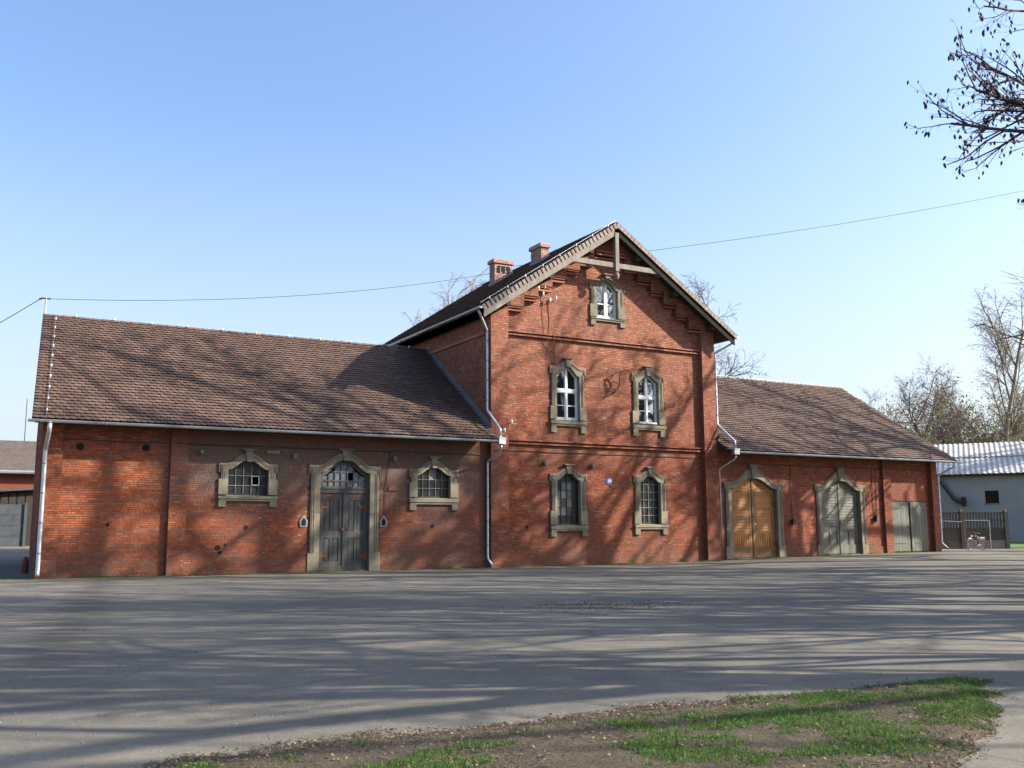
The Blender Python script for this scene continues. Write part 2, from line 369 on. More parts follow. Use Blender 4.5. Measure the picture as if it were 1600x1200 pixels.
# paved strip at the far side of the yard is the same asphalt; grass on the verge
def blades(n, place, hmin, hmax, w):
    V = []; k = 0
    pts = place(n); m = len(pts); P = np.array(pts)
    ang = nrg.rand(m)*6.283; h = hmin+(hmax-hmin)*nrg.rand(m)**1.5; lean = nrg.rand(m)*.7; la = nrg.rand(m)*6.283
    dx, dy = np.cos(ang)*w, np.sin(ang)*w
    tip = np.stack([P[:, 0]+np.cos(la)*lean*h, P[:, 1]+np.sin(la)*lean*h, P[:, 2]+h*(1-.3*lean)], 1)
    a = P-np.stack([dx, dy, np.full(m, .004)], 1); b = P+np.stack([dx, dy, np.full(m, -.004)], 1)
    v = np.stack([a, b, tip], 1).reshape(-1, 3); f = np.arange(m*3).reshape(-1, 3); return v, f
def gpl(n):
    out = []
    while len(out) < n:
        x = rng.uniform(-3, 9.8); y = rng.uniform(-35.5, -30.8); d = verge_in(x, y)
        if d < .05: continue
        q = noise.noise(Vector((x*.9, y*1.3, 5)))+.55*noise.noise(Vector((x*3, y*4, 2)))+.35*noise.noise(Vector((x*9, y*9, 2)))
        q += .22*smooth(2.5, 8.0, x)-.04-.62*(1-smooth(0.05, .95, d))*(1-smooth(6.0, 8.3, x))
        if rng.random() < smooth(-.12, .36, q)*1.0+.02: out.append((x, y, vz(x, y)))
    return out
def litter(pts, size, lift=.006):
    n = len(pts); P = np.array(pts); a = nrg.rand(n)*6.283; s = size*(.5+nrg.rand(n)); t = (nrg.rand(n)-.5)*1.1; u = (nrg.rand(n)-.5)*1.1
    ax = np.stack([np.cos(a)*s, np.sin(a)*s, s*t], 1); bx = np.stack([-np.sin(a)*s*.55, np.cos(a)*s*.55, s*u*.6], 1)
    P = P+np.array([0, 0, lift])+np.stack([0*s, 0*s, s*.35], 1)
    v = np.stack([P-ax, P-bx, P+ax, P+bx], 1).reshape(-1, 3); return v, np.arange(n*4).reshape(-1, 4)
v, f = blades(90000, gpl, .012, .045, .0028)
v2, f2 = blades(1500, gpl, .04, .09, .004); f = np.concatenate([f, f2+len(v)]); v = np.concatenate([v, v2])
v3, f3 = litter(gpl(14000), .009, .012); f3 = np.concatenate([f3[:, :3], f3[:, [0, 2, 3]]]); f = np.concatenate([f, f3+len(v)]); v = np.concatenate([v, v3])
link('grass', npmesh('grass', v, f, M['grass']), label='patchy fresh green grass on the soil verge', kind='stuff')
pts = []
while len(pts) < 15000:
    x = rng.uniform(-2, 9.8); y = rng.uniform(-35.5, -30.6); d = verge_in(x, y)
    if d < -.12: continue
    w_ = .95*math.exp(-max(0, d-.1)*2.6)*(1-.75*smooth(6.8, 8.6, x))+.22*smooth(-.2, .3, noise.noise(Vector((x*1.6, y*1.6, 8))))
    if d < .0: w_ *= .25
    if rng.random() < w_: pts.append((x, y, max(vz(x, y), gz(x, y))))
v, f = litter(pts, .0125)
link('leaf_litter', npmesh('leaf_litter', v, f, M['litter']), label='brown dry leaf litter along the verge edge', kind='stuff')
pts = []
for i in range(1700): pts.append((12.3+rng.gauss(0, .9)+rng.choice((-.6, .2, .5)), -20.6+rng.gauss(0, .5)+rng.choice((-.6, .3))))
for i in range(900): pts.append((rng.uniform(-5, 50), rng.uniform(-31, -1)))
for i in range(2600):
    x = rng.uniform(2, 50); pts.append((x, -.15-abs(rng.gauss(0, .35))))
v, f = litter([(x, y, gz(x, y)+.008) for x, y in pts], .018, -.004)
link('fallen_leaf_scatter', npmesh('fallen_leaf_scatter', v, f, M['litter']), label='scattered dry leaves lying on the asphalt yard', kind='stuff')
pts = []
for i in range(7000):
    f_w = 6+24*rng.random()**1.5; rt = rng.uniform(-.6, .6)*f_w; x, y = rt*math.cos(CAM_PSI)+f_w*math.sin(CAM_PSI), -CAM_D-rt*math.sin(CAM_PSI)+f_w*math.cos(CAM_PSI)
    if noise.noise(Vector((x*.25, y*.5, 4)))+.4*noise.noise(Vector((x, y*2, 4))) > rng.uniform(-.3, .5) and y < -1: pts.append((x, y, gz(x, y)+.012*noise.noise(Vector((x*.15, y*.15, 0)))))
P_ = np.array(pts); k_ = len(P_); sz = .004+.011*nrg.rand(k_, 1, 1)**2; oc = np.array([[1, 0, 0], [0, 1, 0], [-1, 0, 0], [0, -1, 0], [0, 0, .8], [0, 0, -.4]])[None]*(.7+.6*nrg.rand(k_, 6, 1))
v = (P_[:, None, :]+oc*sz).reshape(-1, 3); fo = np.array([[0, 1, 4], [1, 2, 4], [2, 3, 4], [3, 0, 4], [1, 0, 5], [2, 1, 5], [3, 2, 5], [0, 3, 5]])
link('gravel', npmesh('gravel', v, (np.arange(k_)[:, None, None]*6+fo[None]).reshape(-1, 3), M['pebble']), label='loose grit and pebbles on the asphalt', kind='stuff')
def gpl2(n):
    out = []
    while len(out) < n:
        x = rng.uniform(3, 50)
        if noise.noise(Vector((x*.5, 0, 7))) + .5*noise.noise(Vector((x*2.5, 0, 7))) < rng.uniform(-.15, .25): continue
        out.append((x, (-.26 if 20.5 < x < 33.4 else -.02)-abs(rng.gauss(0, .12)), gz(x, 0)))
    return out
v, f = blades(9000, gpl2, .03, .13, .006)
link('wall_foot_weeds', npmesh('wall_foot_weeds', v, f, M['grass']), label='low weeds and moss along the foot of the brick walls', kind='stuff')

# ------------------------------------------------------------------ the brick building
B = thing('brick_building', 'red brick stable building with a tall gabled centre and two low tiled wings', 'building', (27, 0, 0))
CH = .083
def brick_quads(rects, plane, depth=.03, proud=.006):
    """rects: (u0,u1,z0,z1); plane(u,z,out) -> xyz"""
    r = np.array(rects, float); n = len(r)
    r[:, 0] += (nrg.rand(n)-.5)*.004; r[:, 1] += (nrg.rand(n)-.5)*.004; r[:, 2] += (nrg.rand(n)-.5)*.003; r[:, 3] += (nrg.rand(n)-.5)*.003
    d = proud+(nrg.rand(n)-.5)*.004; tl = (nrg.rand((n))-.5)*.004
    c = .004
    def P(u, z, o): return plane(u, z, o)
    u0, u1, z0, z1 = r.T
    back = [P(u0, z0, -depth+0*d), P(u1, z0, -depth+0*d), P(u1, z1, -depth+0*d), P(u0, z1, -depth+0*d)]
    fr = [P(u0+c, z0+c, d+tl), P(u1-c, z0+c, d-tl), P(u1-c, z1-c, d-tl), P(u0+c, z1-c, d+tl)]
    v = np.stack(back+fr, 1).reshape(-1, 3)
    q = np.array([[4,5,6,7],[0,1,5,4],[1,2,6,5],[2,3,7,6],[3,0,4,7]])
    f = (np.arange(n)[:, None, None]*8+q[None]).reshape(-1, 4); return v, f
def rects_for(u0, u1, z0, z1, skip=None, seed=0):
    out = []; j = .006
    i0 = int(math.floor(z0/CH)); i1 = int(math.ceil(z1/CH))
    for i in range(i0, i1):
        a, b = max(z0, i*CH+j), min(z1, (i+1)*CH-j)
        if b-a < .03: continue
        rr_ = random.Random(i*131+int(u0*10)); u = u0-rr_.choice((0, .135, .0675, .2)); hd = .62 if i % 2 else .12
        while u < u1:
            p = .135 if rr_.random() < hd else .27
            l, r = max(u0, u), min(u1, u+p); u += p
            l2, r2 = (l+.003 if l > u0 else l), (r-.003 if r < u1 else r)
            if r2-l2 < .035: continue
            if skip and skip((l+r)/2, (a+b)/2, l, r, b): continue
            out.append((l2, r2, a, b))
    return out
def front(y): return lambda u, z, o: np.stack([u, 0*u+y-o, z+0*u], 1)
def leftside(x): return lambda u, z, o: np.stack([0*u+x-o, u, z+0*u], 1)
def rightside(x): return lambda u, z, o: np.stack([0*u+x+o, u, z+0*u], 1)
def cat(L):
    V = []; F = []; b = 0
    for v, f in L: V.append(v); F.append(f+b); b += len(v)
    return np.concatenate(V), np.concatenate(F)
def bricks(name, parent, parts, mat='brick', off=None):
    v, f = cat(parts); v = v-np.array(org(parent))
    return link(name, npmesh(name, v, f, M[mat]), parent, kind='stuff')

# window, door and gate openings -------------------------------------------------
def bell(v, v0, p):
    v = abs(v)/v0
    return 0 if v >= 1 else .5*(1+math.cos(math.pi*v**p))
class Op:
    def __init__(s, xc, wi, wo, zb, zsi, zai, zso, zao, zk, zfoot=None, zsl=None, p=1.25, v0i=.94, v0o=.74, yf=0, kw=.16):
        s.__dict__.update(locals())
    def ti(s, x): return s.zsi+(s.zai-s.zsi)*bell((x-s.xc)/s.wi, s.v0i, s.p)
    def to(s, x): return s.zso+(s.zao-s.zso)*bell((x-s.xc)/s.wo, s.v0o, s.p)
    def zlow(s): return s.zb if s.zfoot is None else s.zsl
    def inside(s, x, z, m=0): return abs(x-s.xc) < s.wo-m and s.zlow()+m < z < s.to(x)-m
OPS = {
 'stable_l': Op(9.93, .785, 1.14, 3.0, 3.97, 4.32, 4.2, 4.60, 4.76, 2.54, 2.76),
 'door':     Op(13.87, 1.06, 1.53, -.1, 3.95, 4.46, 4.23, 4.74, 4.9, kw=.2),
 'stable_r': Op(17.82, .77, 1.14, 3.0, 3.93, 4.27, 4.17, 4.56, 4.72, 2.46, 2.70),
 'gate_a':   Op(35.93, 1.56, 2.02, -.1, 3.66, 4.2, 3.97, 4.70, 4.9, kw=.24),
 'gate_b':   Op(42.2, 1.48, 1.93, -.1, 3.66, 4.2, 3.97, 4.70, 4.9, kw=.24),
 'ground_l': Op(24.62, .63, 1.0, 1.85, 3.86, 4.19, 4.15, 4.44, 4.6, 1.31, 1.56),
 'ground_r': Op(29.29, .60, .98, 1.88, 3.86, 4.16, 4.17, 4.44, 4.6, 1.37, 1.62),
 'upper_l':  Op(24.65, .63, .98, 6.66, 8.72, 9.16, 9.12, 9.42, 9.56, 6.05, 6.36, p=1.1),
 'upper_r':  Op(29.3, .62, .98, 6.68, 8.76, 9.08, 9.1, 9.38, 9.53, 6.07, 6.38, p=1.1),
 'attic':    Op(26.98, .61, 1.02, 11.72, 13.12, 13.5, 13.4, 13.72, 13.88, 11.31, 11.53, p=1.1),
}
WING_OPS = [OPS[k] for k in ('stable_l', 'door', 'stable_r', 'gate_a', 'gate_b')]
HOUSE_OPS = [OPS[k] for k in ('ground_l', 'ground_r', 'upper_l', 'upper_r', 'attic')]
def backing(mb, x0, x1, zb, ztop, ops, y0, y1):
    xs = {x0, x1}
    for o in ops:
        if o.xc+o.wo > x0 and o.xc-o.wo < x1:
            xs |= {o.xc+(o.wo-.1)*t for t in np.linspace(-1, 1, 17)}
    if x0 < 27 < x1: xs |= {27.0}
    xs = sorted(x for x in xs if x0 <= x <= x1)
    for a, b in zip(xs[:-1], xs[1:]):
        m = (a+b)/2; holes = sorted([o for o in ops if abs(m-o.xc) < o.wo-.1], key=lambda o: o.zb)
        la, lb = zb, zb
        for o in holes:
            lo = o.zlow()+.1 if o.zfoot is not None else o.zb
            if lo > la: mb.add([(a,y0,la),(b,y0,lb),(b,y0,lo),(a,y0,lo),(a,y1,lo),(b,y1,lo)], [(0,1,2,3),(3,2,5,4)])
            la, lb = o.to(a)-.1, o.to(b)-.1
        mb.add([(a,y0,la),(b,y0,lb),(b,y0,ztop(b)),(a,y0,ztop(a)),(a,y1,la),(b,y1,lb)], [(0,1,2,3),(0,4,5,1)])
XE0, XE1 = 2.62, 49.98              # outer ends of the wings at the facade
HX0, HX1 = 20.47, 33.40             # outer corners of the house
HY = -.25
roofz = lambda x: 16.2-.664*abs(x-27.0)
SHUT = (46.15, 49.12, 3.1)
def wskip(u, z, l, r, b):
    for o in WING_OPS:
        if o.inside(u, z, .03): return True
    return False
# left wing
wl = sub(MB().build('wall', 'mortar', B, 'low left wing wall of red brick with grey lime bloom')); 
mb = MB(); backing(mb, XE0, HX0+.3, -.4, lambda x: 6.05, WING_OPS, 0, .4)
SL = .05; mb.add([(XE0, .001, -.4), (XE0+.35, .001, -.4), (XE0+.35+13.2*SL, 13.2, -.4), (XE0+13.2*SL, 13.2, -.4), (XE0, .001, 5.9), (XE0+.35, .001, 5.9), (XE0+.35+13.2*SL, 13.2, 5.9), (XE0+13.2*SL, 13.2, 5.9)], [(0,3,2,1),(4,5,6,7),(0,1,5,4),(1,2,6,5),(2,3,7,6),(3,0,4,7)]); mb.box(XE0+.7, HX0+.3, 12.8, 13.2, -.4, 5.9)
mb.add([(XE0+.02, .0, 5.9), (XE0+.02+13.2*SL, 13.2, 5.9), (XE0+.02+6.56*SL, 6.56, 10.4)], [(0, 2, 1)])
def setmesh(o, mb):
    o0 = ORG[o.name]; me = bpy.data.meshes.new(o.name); me.from_pydata([(x-o0[0], y-o0[1], z-o0[2]) for x, y, z in mb.v], [], mb.f)
    me.materials.append(o.data.materials[0]); me.update(); o.data = me
PW = .16
mb.box(XE0, 3.3, -PW, 0, -.4, 6.0); mb.box(6.99, 7.62, -PW, 0, -.4, 6.0)
setmesh(wl, mb)
allr = rects_for(3.3, 6.99, .0, 6.0)+rects_for(7.62, HX0, .0, 6.0, wskip)
# the nearest courses of the end bay are laid brick by brick, the rest as joined courses
single = [r for r in allr if r[0] > 3.4 and r[1] < 6.95 and 1.9 < r[2] < 3.08 and abs((r[1]-r[0])-.264) < .01 or (r[0] > 3.4 and r[1] < 6.95 and 1.9 < r[2] < 3.08 and abs((r[1]-r[0])-.129) < .01)][:300]
sset = set(single)
rest = [r for r in allr if r not in sset]
def brick_mesh(name, L):
    v, f = brick_quads([(-L/2, L/2, -.0355, .0355)], front(0), .03, .009); return npmesh(name, v, f, M['brick'])
bm_s, bm_h = brick_mesh('brick_stretcher', .264), brick_mesh('brick_header', .129)
for r in single:
    o = link('brick', bm_s if r[1]-r[0] > .2 else bm_h, wl, loc=((r[0]+r[1])/2-org(wl)[0]+rng.uniform(-.002, .002), rng.uniform(-.003, .003), (r[2]+r[3])/2))
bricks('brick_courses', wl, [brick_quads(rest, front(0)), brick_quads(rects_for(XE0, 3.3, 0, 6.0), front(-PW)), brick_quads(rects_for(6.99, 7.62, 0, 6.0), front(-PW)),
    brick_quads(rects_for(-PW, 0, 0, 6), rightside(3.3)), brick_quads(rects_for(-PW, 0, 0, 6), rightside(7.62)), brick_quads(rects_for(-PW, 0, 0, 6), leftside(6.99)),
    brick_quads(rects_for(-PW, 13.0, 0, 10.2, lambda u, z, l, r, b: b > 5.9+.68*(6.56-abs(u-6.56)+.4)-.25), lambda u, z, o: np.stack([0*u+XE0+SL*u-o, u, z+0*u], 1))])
# right wing
wr = sub(MB().build('wall', 'mortar', B, 'low right wing wall of red brick with two arched gates'))
mb = MB(); backing(mb, HX1-.3, XE1, -.4, lambda x: 6.05, WING_OPS, 0, .4)
mb.box(XE1-.35, XE1, .001, 13.2, -.4, 5.9); mb.box(HX1-.3, XE1, 12.8, 13.2, -.4, 5.9)
mb.box(45.5, 46.12, -PW, 0, -.4, 6.0); mb.box(49.5, XE1, -PW-.08, 0, -.4, 6.0)
mb.add([(XE1-.02, .0, 5.9), (XE1-.02, 13.2, 5.9), (XE1-.02, 6.56, 10.4)], [(0, 1, 2)])
setmesh(wr, mb)
def wskip2(u, z, l, r, b): return wskip(u, z, l, r, b) or (SHUT[0]+.04 < u < SHUT[1]-.04 and z < SHUT[2]-.04)
bricks('brick_courses', wr, [brick_quads(rects_for(HX1, 45.5, 0.05, 6.0, wskip2), front(0)), brick_quads(rects_for(46.12, 49.5, .15, 6.0, wskip2), front(0)),
    brick_quads(rects_for(45.5, 46.12, .15, 6.0), front(-PW)), brick_quads(rects_for(49.5, XE1, .15, 6.0), front(-PW-.08)),
    brick_quads(rects_for(-PW, 0, 0, 6), leftside(45.5)), brick_quads(rects_for(-PW-.08, 0, 0, 6), leftside(49.5)), brick_quads(rects_for(-PW-.08, 13, 0, 6), rightside(XE1))])
# the tall middle house
PX0, PX1 = 21.36, 32.58
steps = [(21.36, 22.20, 11.72), (22.20, 22.97, 12.27), (22.97, 23.74, 12.82), (23.74, 24.52, 13.34), (24.52, 25.30, 13.82), (25.30, 26.1, 14.32), (26.1, 27.9, 14.8)]
steps += [(54-b, 54-a, z) for a, b, z in steps[:-1]][::-1]
wh = sub(MB().build('wall', 'mortar', B, 'tall gabled house wall of red brick'))
mb = MB(); htop = lambda x: roofz(x)-.2
backing(mb, PX0, PX1, -.4, htop, HOUSE_OPS, 0, .4)
mb.box(HX0, PX0, HY, .4, -.4, 11.0); mb.box(PX1, HX1, HY, .4, -.4, 11.0)
mb.prism([(HX0, 11.0), (PX0, 11.0), (PX0, htop(PX0)), (HX0, htop(HX0))], HY, .4)
mb.prism([(PX1, 11.0), (HX1, 11.0), (HX1, htop(HX1)), (PX1, htop(PX1))], HY, .4)
mb.box(HX0, HX0+.4, .4, 12.6, -.4, 11.2); mb.box(HX1-.4, HX1, .4, 12.6, -.4, 11.2)
mb.prism([(HX0, -.4), (HX1, -.4), (HX1, htop(HX1)), (27, htop(27)), (HX0, htop(HX0))], 12.6, 12.9)
for a, b, z in steps:
    if a < 27 < b: mb.prism([(a, z), (b, z), (b, htop(b)), (27, htop(27)), (a, htop(a))], HY, 0)
    else: mb.prism([(a, z), (b, z), (b, htop(b)), (a, htop(a))], HY, 0)
setmesh(wh, mb)
stepz = lambda x: next((z for a, b, z in steps if a <= x <= b), 0)
def hskip(u, z, l, r, b):
    if b > min(stepz(l+.01), stepz(r-.01)): return True
    for o in HOUSE_OPS:
        if o.inside(u, z, .03): return True
    return False
P_ = [brick_quads(rects_for(PX0, PX1, 0, 15.5, hskip), front(0)),
      brick_quads(rects_for(HX0, PX0, 0, 15.5, lambda u, z, l, r, b: b > htop(l)), front(HY)),
      brick_quads(rects_for(PX1, HX1, 0, 15.5, lambda u, z, l, r, b: b > htop(r)), front(HY)),
      brick_quads(rects_for(HY, 0, 0, 12), leftside(PX1)),
      brick_quads(rects_for(HY, 12.8, 0, 11.1), leftside(HX0)), brick_quads(rects_for(HY, 12.8, 0, 11.1), rightside(HX1))]
for a, b, z in steps:
    P_.append(brick_quads(rects_for(a, b, z, 16, lambda u, zz, l, r, t: t > min(htop(l), htop(r))), front(HY)))
bricks('brick_courses', wh, P_)
for zz in (5.42, 10.38):
    m = MB()
    for k in (0, 1): m.box(PX0, PX1, -.13, 0, zz+k*.15, zz+.07+k*.15)
    m.build('string_course', 'mortar', B)
    bricks('brick_courses', wh, [brick_quads([(u, min(PX1, u+.258), zz+k*.15+.002, zz+.068+k*.15) for u in np.arange(PX0, PX1, .27) for k in (0, 1)], front(-.13))])
m = MB()
for a, b, z in steps:
    for k in (1, 2): m.box(a+.02, b-.06, -.21, 0, z-.155*k+.075, z-.155*k+.145)
o = m.build('corbel_course', 'mortar', B); o.data.materials[0] = M['brick']
# side string under the left eave
MB().box(HX0-.09, HX0, .3, 12.6, 10.35, 10.5).build('string_course', 'brick', B)
# plinth bands (slightly proud foot of the wings)
for a, b in ((7.64, 12.32), (15.42, HX0-.01), (38.0, 40.25), (44.15, 45.48)):
    m = MB(); m.box(a, b, -.045, 0, -.3, .62); o = m.build('plinth', 'mortar', B)
    bricks('brick_courses', o, [brick_quads(rects_for(a, b, .0, .62), front(-.045))])
# cable along the wings and the small fittings on them
def sagline(p, q, n, sag): return [tuple(np.array(p)*(1-t)+np.array(q)*t-np.array([0, 0, sag*4*t*(1-t)])) for t in np.linspace(0, 1, n)]
m = MB(); m.tube([(x, -.03-(PW if (x < 3.3 or 6.9 < x < 7.7) else 0), 4.88+.01*math.sin(x*2)) for x in np.arange(2.9, 20.4, .4)], .018, 5)
m.tube([(16.02-.2, -.04, 4.86), (15.62, -.04, 3.4), (15.6, -.04, 2.2)], .014, 5); m.build('wall_cable', 'cable', B)
m = MB(); m.tube([(x, -.03-(PW+.02 if 45.4 < x < 46.2 else 0), 4.93) for x in np.arange(33.6, 49.4, .4)], .018, 5)
m.tube([(38.55, -.04, 4.9), (38.5, -.04, 3.6), (38.55, -.04, 2.1)], .016, 5); m.tube([(44.75, -.04, 4.9), (44.7, -.04, 3.4), (44.8, -.04, 2.3)], .016, 5)
m.tube([(45.1, -.04, 4.9), (45.05, -.04, 3.4), (44.95, -.04, 2.3)], .016, 5); m.build('wall_cable', 'cable', B)
m = MB(); m.tube([(x, -.03-(.25 if (x < PX0+.05 or x > PX1-.05) else 0), 5.12+.015*math.sin(x*2.3)) for x in np.arange(20.6, 33.2, .35)], .016, 5); m.build('wall_cable', 'cable', B)
for x, z in ((38.55, 2.0), (44.88, 2.2)):
    m = MB(); m.prism([(x-.14, z-.16), (x+.14, z-.16), (x+.08, z+.12), (x-.08, z+.12)], -.2, -.02); m.build('bell_box', 'iron', B)
def disc(x, z, r, y0, y1, mat, name, y=0):
    m = MB(); m.tube([(x, y+y0, z), (x, y+y1, z)], r, 12); return m.build(name, mat, B)
for x, z in ((3.86, 4.64), (6.11, 4.68)): disc(x, z, .13, -.02, .02, 'black', 'vent_hole', -.005)
for x, z, r in ((4.93, 1.86, .07), (9.9, 1.76, .08), (17.76, 1.79, .09), (8.86, 1.0, .1), (8.95, .82, .07), (9.15, 1.1, .05)): disc(x, z, r, -.015, .02, 'black', 'vent_hole', -.005)
for x, z in ((8.12, 4.6), (11.73, 4.55), (16.0, 4.58), (23.37, 4.62), (25.95, 4.56)): 
    o = disc(x, z, .12, -.13, .02, 'stonedark', 'wall_boss'); m = MB(); m.tube([(x, -.16, z), (x, -.12, z)], .06, 10); m.build('boss_plug', 'stone', sub(o))
disc(22.4, 1.73, .06, -.015, .02, 'black', 'vent_hole', -.005)
m = MB(); m.box(10.6, 11.1, -.12, 0, 4.62, 4.74); m.build('stone_bracket', 'stone', B)
for x in (12.17, 15.55):
    z = 1.98; m = MB(); m.prism([(x-.14, z-.22), (x+.14, z-.22), (x+.17, z+.02), (x, z+.27), (x-.17, z+.02)], -.05, .0); o = m.build('lamp_niche', 'oldwhite', B)
    m = MB(); m.prism([(x-.075, z-.16), (x+.075, z-.16), (x+.09, z+.02), (x, z+.16), (x-.09, z+.02)], -.065, -.04); m.build('niche_opening', 'black', sub(o))
m = MB(); m.box(15.75, 16.15, -.05, 0, 3.3, 3.42); m.box(15.72, 16.18, -.06, 0, 3.26, 3.3); m.build('meter_box', 'redstain', B)
# porcelain insulators on the house
for x, z in ((21.38, 6.35), (21.02, 5.96)):
    m = MB(); m.tube([(x-.16, HY-.02, z-.1), (x-.02, HY-.22, z-.02)], .015, 5); m.build('insulator_hook', 'iron', B)
    m = MB(); m.tube([(x, HY-.24, z-.06), (x, HY-.24, z), (x, HY-.24, z+.05), (x, HY-.24, z+.1)], [.05, .035, .05, .03], 8); m.build('insulator', 'porcelain', B, smooth=True)
for x, z in ((23.0, 12.72), (23.35, 12.8), (23.62, 12.2), (23.95, 12.33), (23.25, 12.45)):
    m = MB(); m.tube([(x, -.2, z-.07), (x, -.2, z), (x, -.2, z+.06), (x, -.2, z+.1)], [.055, .04, .055, .03], 8)
    m.tube([(x, 0, z-.12), (x, -.18, z-.08)], .02, 5); m.build('insulator', 'porcelain', B, smooth=True)
m = MB(); m.tube([(23.3, -.05, 12.5), (23.33, -.04, 11.5), (23.42, -.04, 10.7), (23.5, -.16, 10.45), (23.62, -.04, 9.8), (23.9, -.04, 9.3)], .012, 5)
m.tube([(23.65, -.05, 12.2), (23.72, -.04, 11.3), (23.85, -.16, 10.5), (23.95, -.04, 9.7), (24.02, -.06, 9.2)], .016, 5); m.build('hanging_cable', 'redcable', B)
# scrolled iron bracket
br = sub(MB().tube([(27.02, -.25, 8.05), (27.22, -.3, 8.15), (27.4, -.3, 8.35), (27.42, -.32, 8.6), (27.36, -.35, 8.8), (27.45, -.4, 9.0), (27.62, -.45, 9.16), (27.82, -.5, 9.2), (27.98, -.52, 9.08), (28.0, -.5, 8.88), (27.9, -.5, 8.78)], .035, 6).build('iron_bracket', 'rust', B, 'scrolled rusty lamp bracket between the upper windows', smooth=True))
m = MB(); m.tube([(27.02, -.05, 8.5), (27.15, -.2, 8.62), (27.3, -.3, 8.5), (27.3, -.3, 8.3), (27.15, -.2, 8.2), (27.02, -.1, 8.3)], .022, 5)
m.tube([(27.1, 0, 8.75), (27.12, -.25, 8.95), (27.25, -.3, 9.05), (27.4, -.35, 8.95)], .02, 5); m.tube([(27.15, 0, 8.0), (27.15, -.3, 8.1)], .025, 5); m.tube([(27.1, 0, 8.9), (27.1, -.3, 8.9)], .025, 5)
m.tube([(27.85, -.5, 8.85), (27.85, -.5, 8.72), (27.9, -.5, 8.68)], .03, 5); m.build('scroll', 'rust', br, smooth=True)
# house number plate
m = MB(); m.tube([(26.9, -.03, 3.87), (26.9, -.005, 3.87)], .17, 20); hp = sub(m.build('number_plate', 'blue', B, 'small blue enamel house number plate'))
cu = bpy.data.curves.new('house_number', 'FONT'); cu.body = '18'; cu.size = .22; cu.align_x = 'CENTER'; cu.align_y = 'CENTER'; cu.extrude = .003
cu.materials.append(M['porcelain'])
tmp_ = bpy.data.objects.new('house_number', cu); COL.objects.link(tmp_); bpy.context.view_layer.update()
tme = bpy.data.meshes.new_from_object(tmp_.evaluated_get(bpy.context.evaluated_depsgraph_get())); bpy.data.objects.remove(tmp_)
to_ = link('house_number', tme, hp, loc=(26.9-27, -.036, 3.87)); to_.rotation_euler = (math.pi/2, 0, 0)

# stone surrounds ---------------------------------------------------------------
def surround(par, o, gate=False):
    y0, y1 = o.yf-.075, o.yf+.22; xc, wi, wo = o.xc, o.wi, o.wo
    H = o.zso-o.zb; ze = o.zso-.34; zm = (o.zb+.62 if not gate else .75); j = .006
    for s in (-1, 1):
        def X(a): return xc+s*a
        m = MB(); p = [(X(wi), o.zb), (X(wo-.0), o.zb), (X(wo), zm-j), (X(wi), zm-j)]; m.prism(p if s > 0 else p[::-1], y0-.01, y1); m.build('jamb_stone', 'stone', par)
        zmm = (zm+ze)/2
        for a, b in ((zm, zmm-j), (zmm, ze-j)):
            m = MB(); p = [(X(wi), a), (X(wo-.09), a), (X(wo-.09), b), (X(wi), b)]; m.prism(p if s > 0 else p[::-1], y0, y1)
            m.box(min(X(wo-.17), X(wo-.14)), max(X(wo-.17), X(wo-.14)), y0-.02, y0, a, b)
            m.box(min(X(wo-.245), X(wo-.22)), max(X(wo-.245), X(wo-.22)), y0-.02, y0, a, b); m.build('jamb_stone', 'stone', par)
        # curved head stone from the ear to the keystone
        m = MB(); xs = sorted({X(a) for a in np.linspace(o.kw*.55, wi, 14)}); m.band(xs, o.ti, o.to, y0, y1)
        xs = sorted({X(wi), X(wo)}); p = [(xs[0], ze), (xs[1], ze), (xs[1], o.to(xs[1])), (xs[0], o.to(xs[0]))]
        if s > 0: p = [(X(wi), ze), (X(wo), ze), (X(wo), o.zso)]+[(X(a), o.to(X(a))) for a in np.linspace(wo, wi, 6)[1:]]
        else: p = [(X(wo), ze), (X(wi), ze)]+[(X(a), o.to(X(a))) for a in np.linspace(wi, wo, 6)]
        m.prism(p, y0, y1); hs = m.build('arch_stone', 'stone', par)
        for d, t in ((.07, .022), (.14, .018)):
            m = MB(); xs = [X(a) for a in np.linspace(o.kw*.6, wo-d, 22)]
            pts = [(x, y0-.004, o.to(x)-d) for x in xs]+[(X(wo-d), y0-.004, ze+.02)]
            m.tube(pts, t, 5); mo = m.build('moulding', 'stone', par, smooth=True)
    k = o.kw
    m = MB(); m.prism([(xc-k*.55, o.zai-.03), (xc+k*.55, o.zai-.03), (xc+k, o.zk-.05), (xc-k, o.zk-.05)], y0-.06, y1)
    m.box(xc-k-.1, xc+k+.1, y0-.12, y1, o.zk-.05, o.zk); m.build('keystone', 'stone', par)
    if o.zfoot is not None:
        m = MB(); m.prismx([(y0-.07, o.zsl+.09), (y0-.07, o.zb-.06), (y1, o.zb+.0), (y1, o.zsl+.09)], xc-wo-.01, xc+wo+.01)
        m.box(xc-wo+.03, xc+wo-.03, y0-.03, y1, o.zsl, o.zsl+.09); m.build('sill', 'stone', par)
        for s in (-1, 1):
            a, b = sorted((xc+s*(wo-.02), xc+s*(wo-.3))); m = MB(); m.box(a, b, y0-.02, y1-.1, o.zfoot, o.zsl-.004); m.build('sill_bracket', 'stone', par)
def cell(o, x0, x1, z0, z1, gap=.0, n=4):
    top = lambda x: min(z1, o.ti(x)-gap)
    xs = list(np.linspace(x0, x1, n))
    if max(top(x) for x in xs) <= z0+.02: return None
    return [(x0, z0), (x1, z0)]+[(x, max(z0+.005, top(x))) for x in reversed(xs)]
